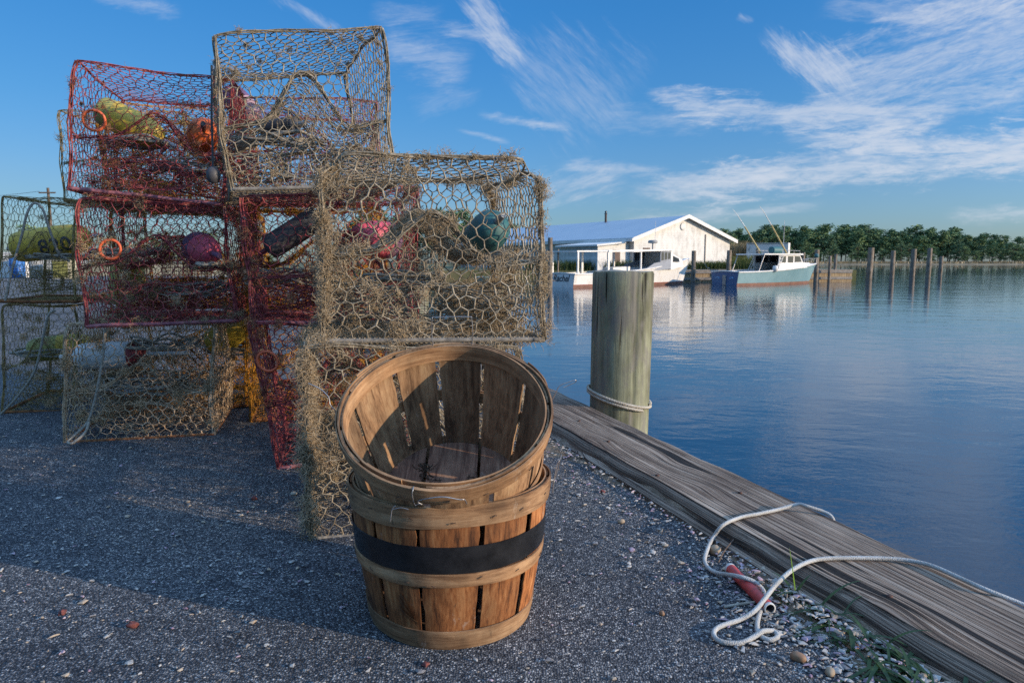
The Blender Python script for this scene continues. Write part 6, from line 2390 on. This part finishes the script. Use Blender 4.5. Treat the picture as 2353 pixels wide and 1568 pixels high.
    mb = MB(); lathe(mb, [(0.02, -0.12), (0.13, -0.10), (0.16, 0.02), (0.10, 0.13), (0.02, 0.15)], 14); o = mb.build('searchlight', PAINT['teal'], b); o.location = (9.3, 0.0, 1.82)
    mb = MB(); tube(mb, [(9.3, 0, 1.25), (9.3, 0, 1.75)], 0.02, 6); mb.build('searchlight_post', MAT['steel'], b)


cruiser()

# ------------------------------------------------------------------ yard behind the pots
def barrel(label, x, y, mat, sc=1.0):
    b = thing('drum_barrel', label, 'barrel', (x, y, 0))
    mb = MB()
    lathe(mb, [(0.02, 0), (0.27, 0), (0.29, 0.03), (0.29, 0.28), (0.305, 0.30), (0.29, 0.32), (0.29, 0.58), (0.305, 0.60), (0.29, 0.62), (0.29, 0.86), (0.27, 0.88), (0.02, 0.88)], 24)
    mb.build('barrel_body', mat, b)
    mb = MB(); tube(mb, np.stack([0.285 * np.cos(np.linspace(0, 6.28, 25)[:-1]), 0.285 * np.sin(np.linspace(0, 6.28, 25)[:-1]), 0 * np.arange(24) + 0.885], 1), 0.014, 6, closed=True)
    mb.build('barrel_rim', PAINT['dark'], b)
    b.scale = (sc, sc, sc)


m_blue = simple_mat('blue_plastic', (0.03, 0.12, 0.36), (0.045, 0.16, 0.42), 4, 0.4)
barrel('blue plastic barrel standing in the yard behind the left pots', -21.6, 30.0, m_blue)
barrel('pale grey barrel to the right of the blue one in the yard', -20.1, 29.0, PAINT['grey'], 0.85)
cb = thing('fish_tote', 'tall white plastic tote at the left edge of the yard', 'tote', (-22.9, 30.5, 0))
mb = MB(); prism(mb, [(0, 0), (0.9, 0), (1.0, 1.05), (-0.1, 1.05)], 0, 0.9); mb.build('tote_body', MAT['white_trim'], cb, smooth=False)
mb = MB(); box(mb, (-0.13, -0.03, 1.053), (1.03, 0.93, 1.12)); mb.build('tote_lid', MAT['white_trim'], cb, smooth=False)
ec = thing('meter_cabinet', 'cream metal cabinet with a sloped lid in the yard behind the pots', 'cabinet', (-18.9, 28.2, 0))
m_cream = simple_mat('cream_metal', (0.48, 0.43, 0.30), (0.40, 0.36, 0.25), 3, 0.6)
mb = MB(); prism(mb, [(0, 0), (0.7, 0), (0.7, 0.92), (0, 0.82)], 0, 0.5); mb.build('cabinet_body', m_cream, ec, smooth=False)
mb = MB(); box(mb, (0.05, -0.02, 0.08), (0.65, -0.003, 0.72)); mb.build('cabinet_door', PAINT['olive'], ec, smooth=False)
wl = thing('block_wall', 'low cream block wall across the yard behind the barrels', 'wall', (-22.5, 34, 0))
mb = MB()
for k in range(24):
    for j in range(3):
        x = k * 0.41 + (0.2 if j % 2 else 0)
        box(mb, (x, 0, j * 0.205), (x + 0.398, 0.2, j * 0.205 + 0.198))
wl2 = mb.build('block_course', m_cream, wl, smooth=False)
shd = thing('net_shed', 'small white shed with a flat roof far across the yard', 'shed', (-41, 58, 0.05))
mb = MB(); box(mb, (0, 0, 0), (6.5, 3, 1.25)); mb.build('wall', MAT['white_wall'], shd, smooth=False)
mb = MB(); box(mb, (-0.2, -0.2, 1.253), (6.7, 3.2, 1.42)); mb.build('roof', MAT['white_trim'], shd, smooth=False)
mb = MB(); box(mb, (2.4, -0.02, 0.02), (3.2, -0.003, 1.1)); mb.build('door', m_blue, shd, smooth=False)
up = thing('utility_pole', 'distant wooden utility pole with a short crossarm behind the left pots', 'utility pole', (Pd(110, 432, 62)[0], 62, 0.05))
zt = Pd(110, 432, 62)[2]
mb = MB(); tube(mb, [(0, 0, 0), (0, 0, zt)], np.array([0.15, 0.11]), 10); mb.build('pole_shaft', MAT['bark'], up)
mb = MB(); box(mb, (-0.75, -0.17, zt - 0.5), (0.75, -0.12, zt - 0.38)); mb.build('crossarm', MAT['bark'], up, smooth=False)
pz = np.array([up.location[0], 62, zt - 0.3])
t = np.linspace(0, 1, 14)
mb = MB()
tube(mb, np.stack([-0.7 - 24 * t, 0 * t - 0.1, 0.03 + 0.5 * t - 3.5 * t * (1 - t)], 1), 0.016, 4)
o = mb.build('power_line', PAINT['dark'])
o.location = pz
tag(o, 'thin dark power line sagging left from the utility pole', 'cable')
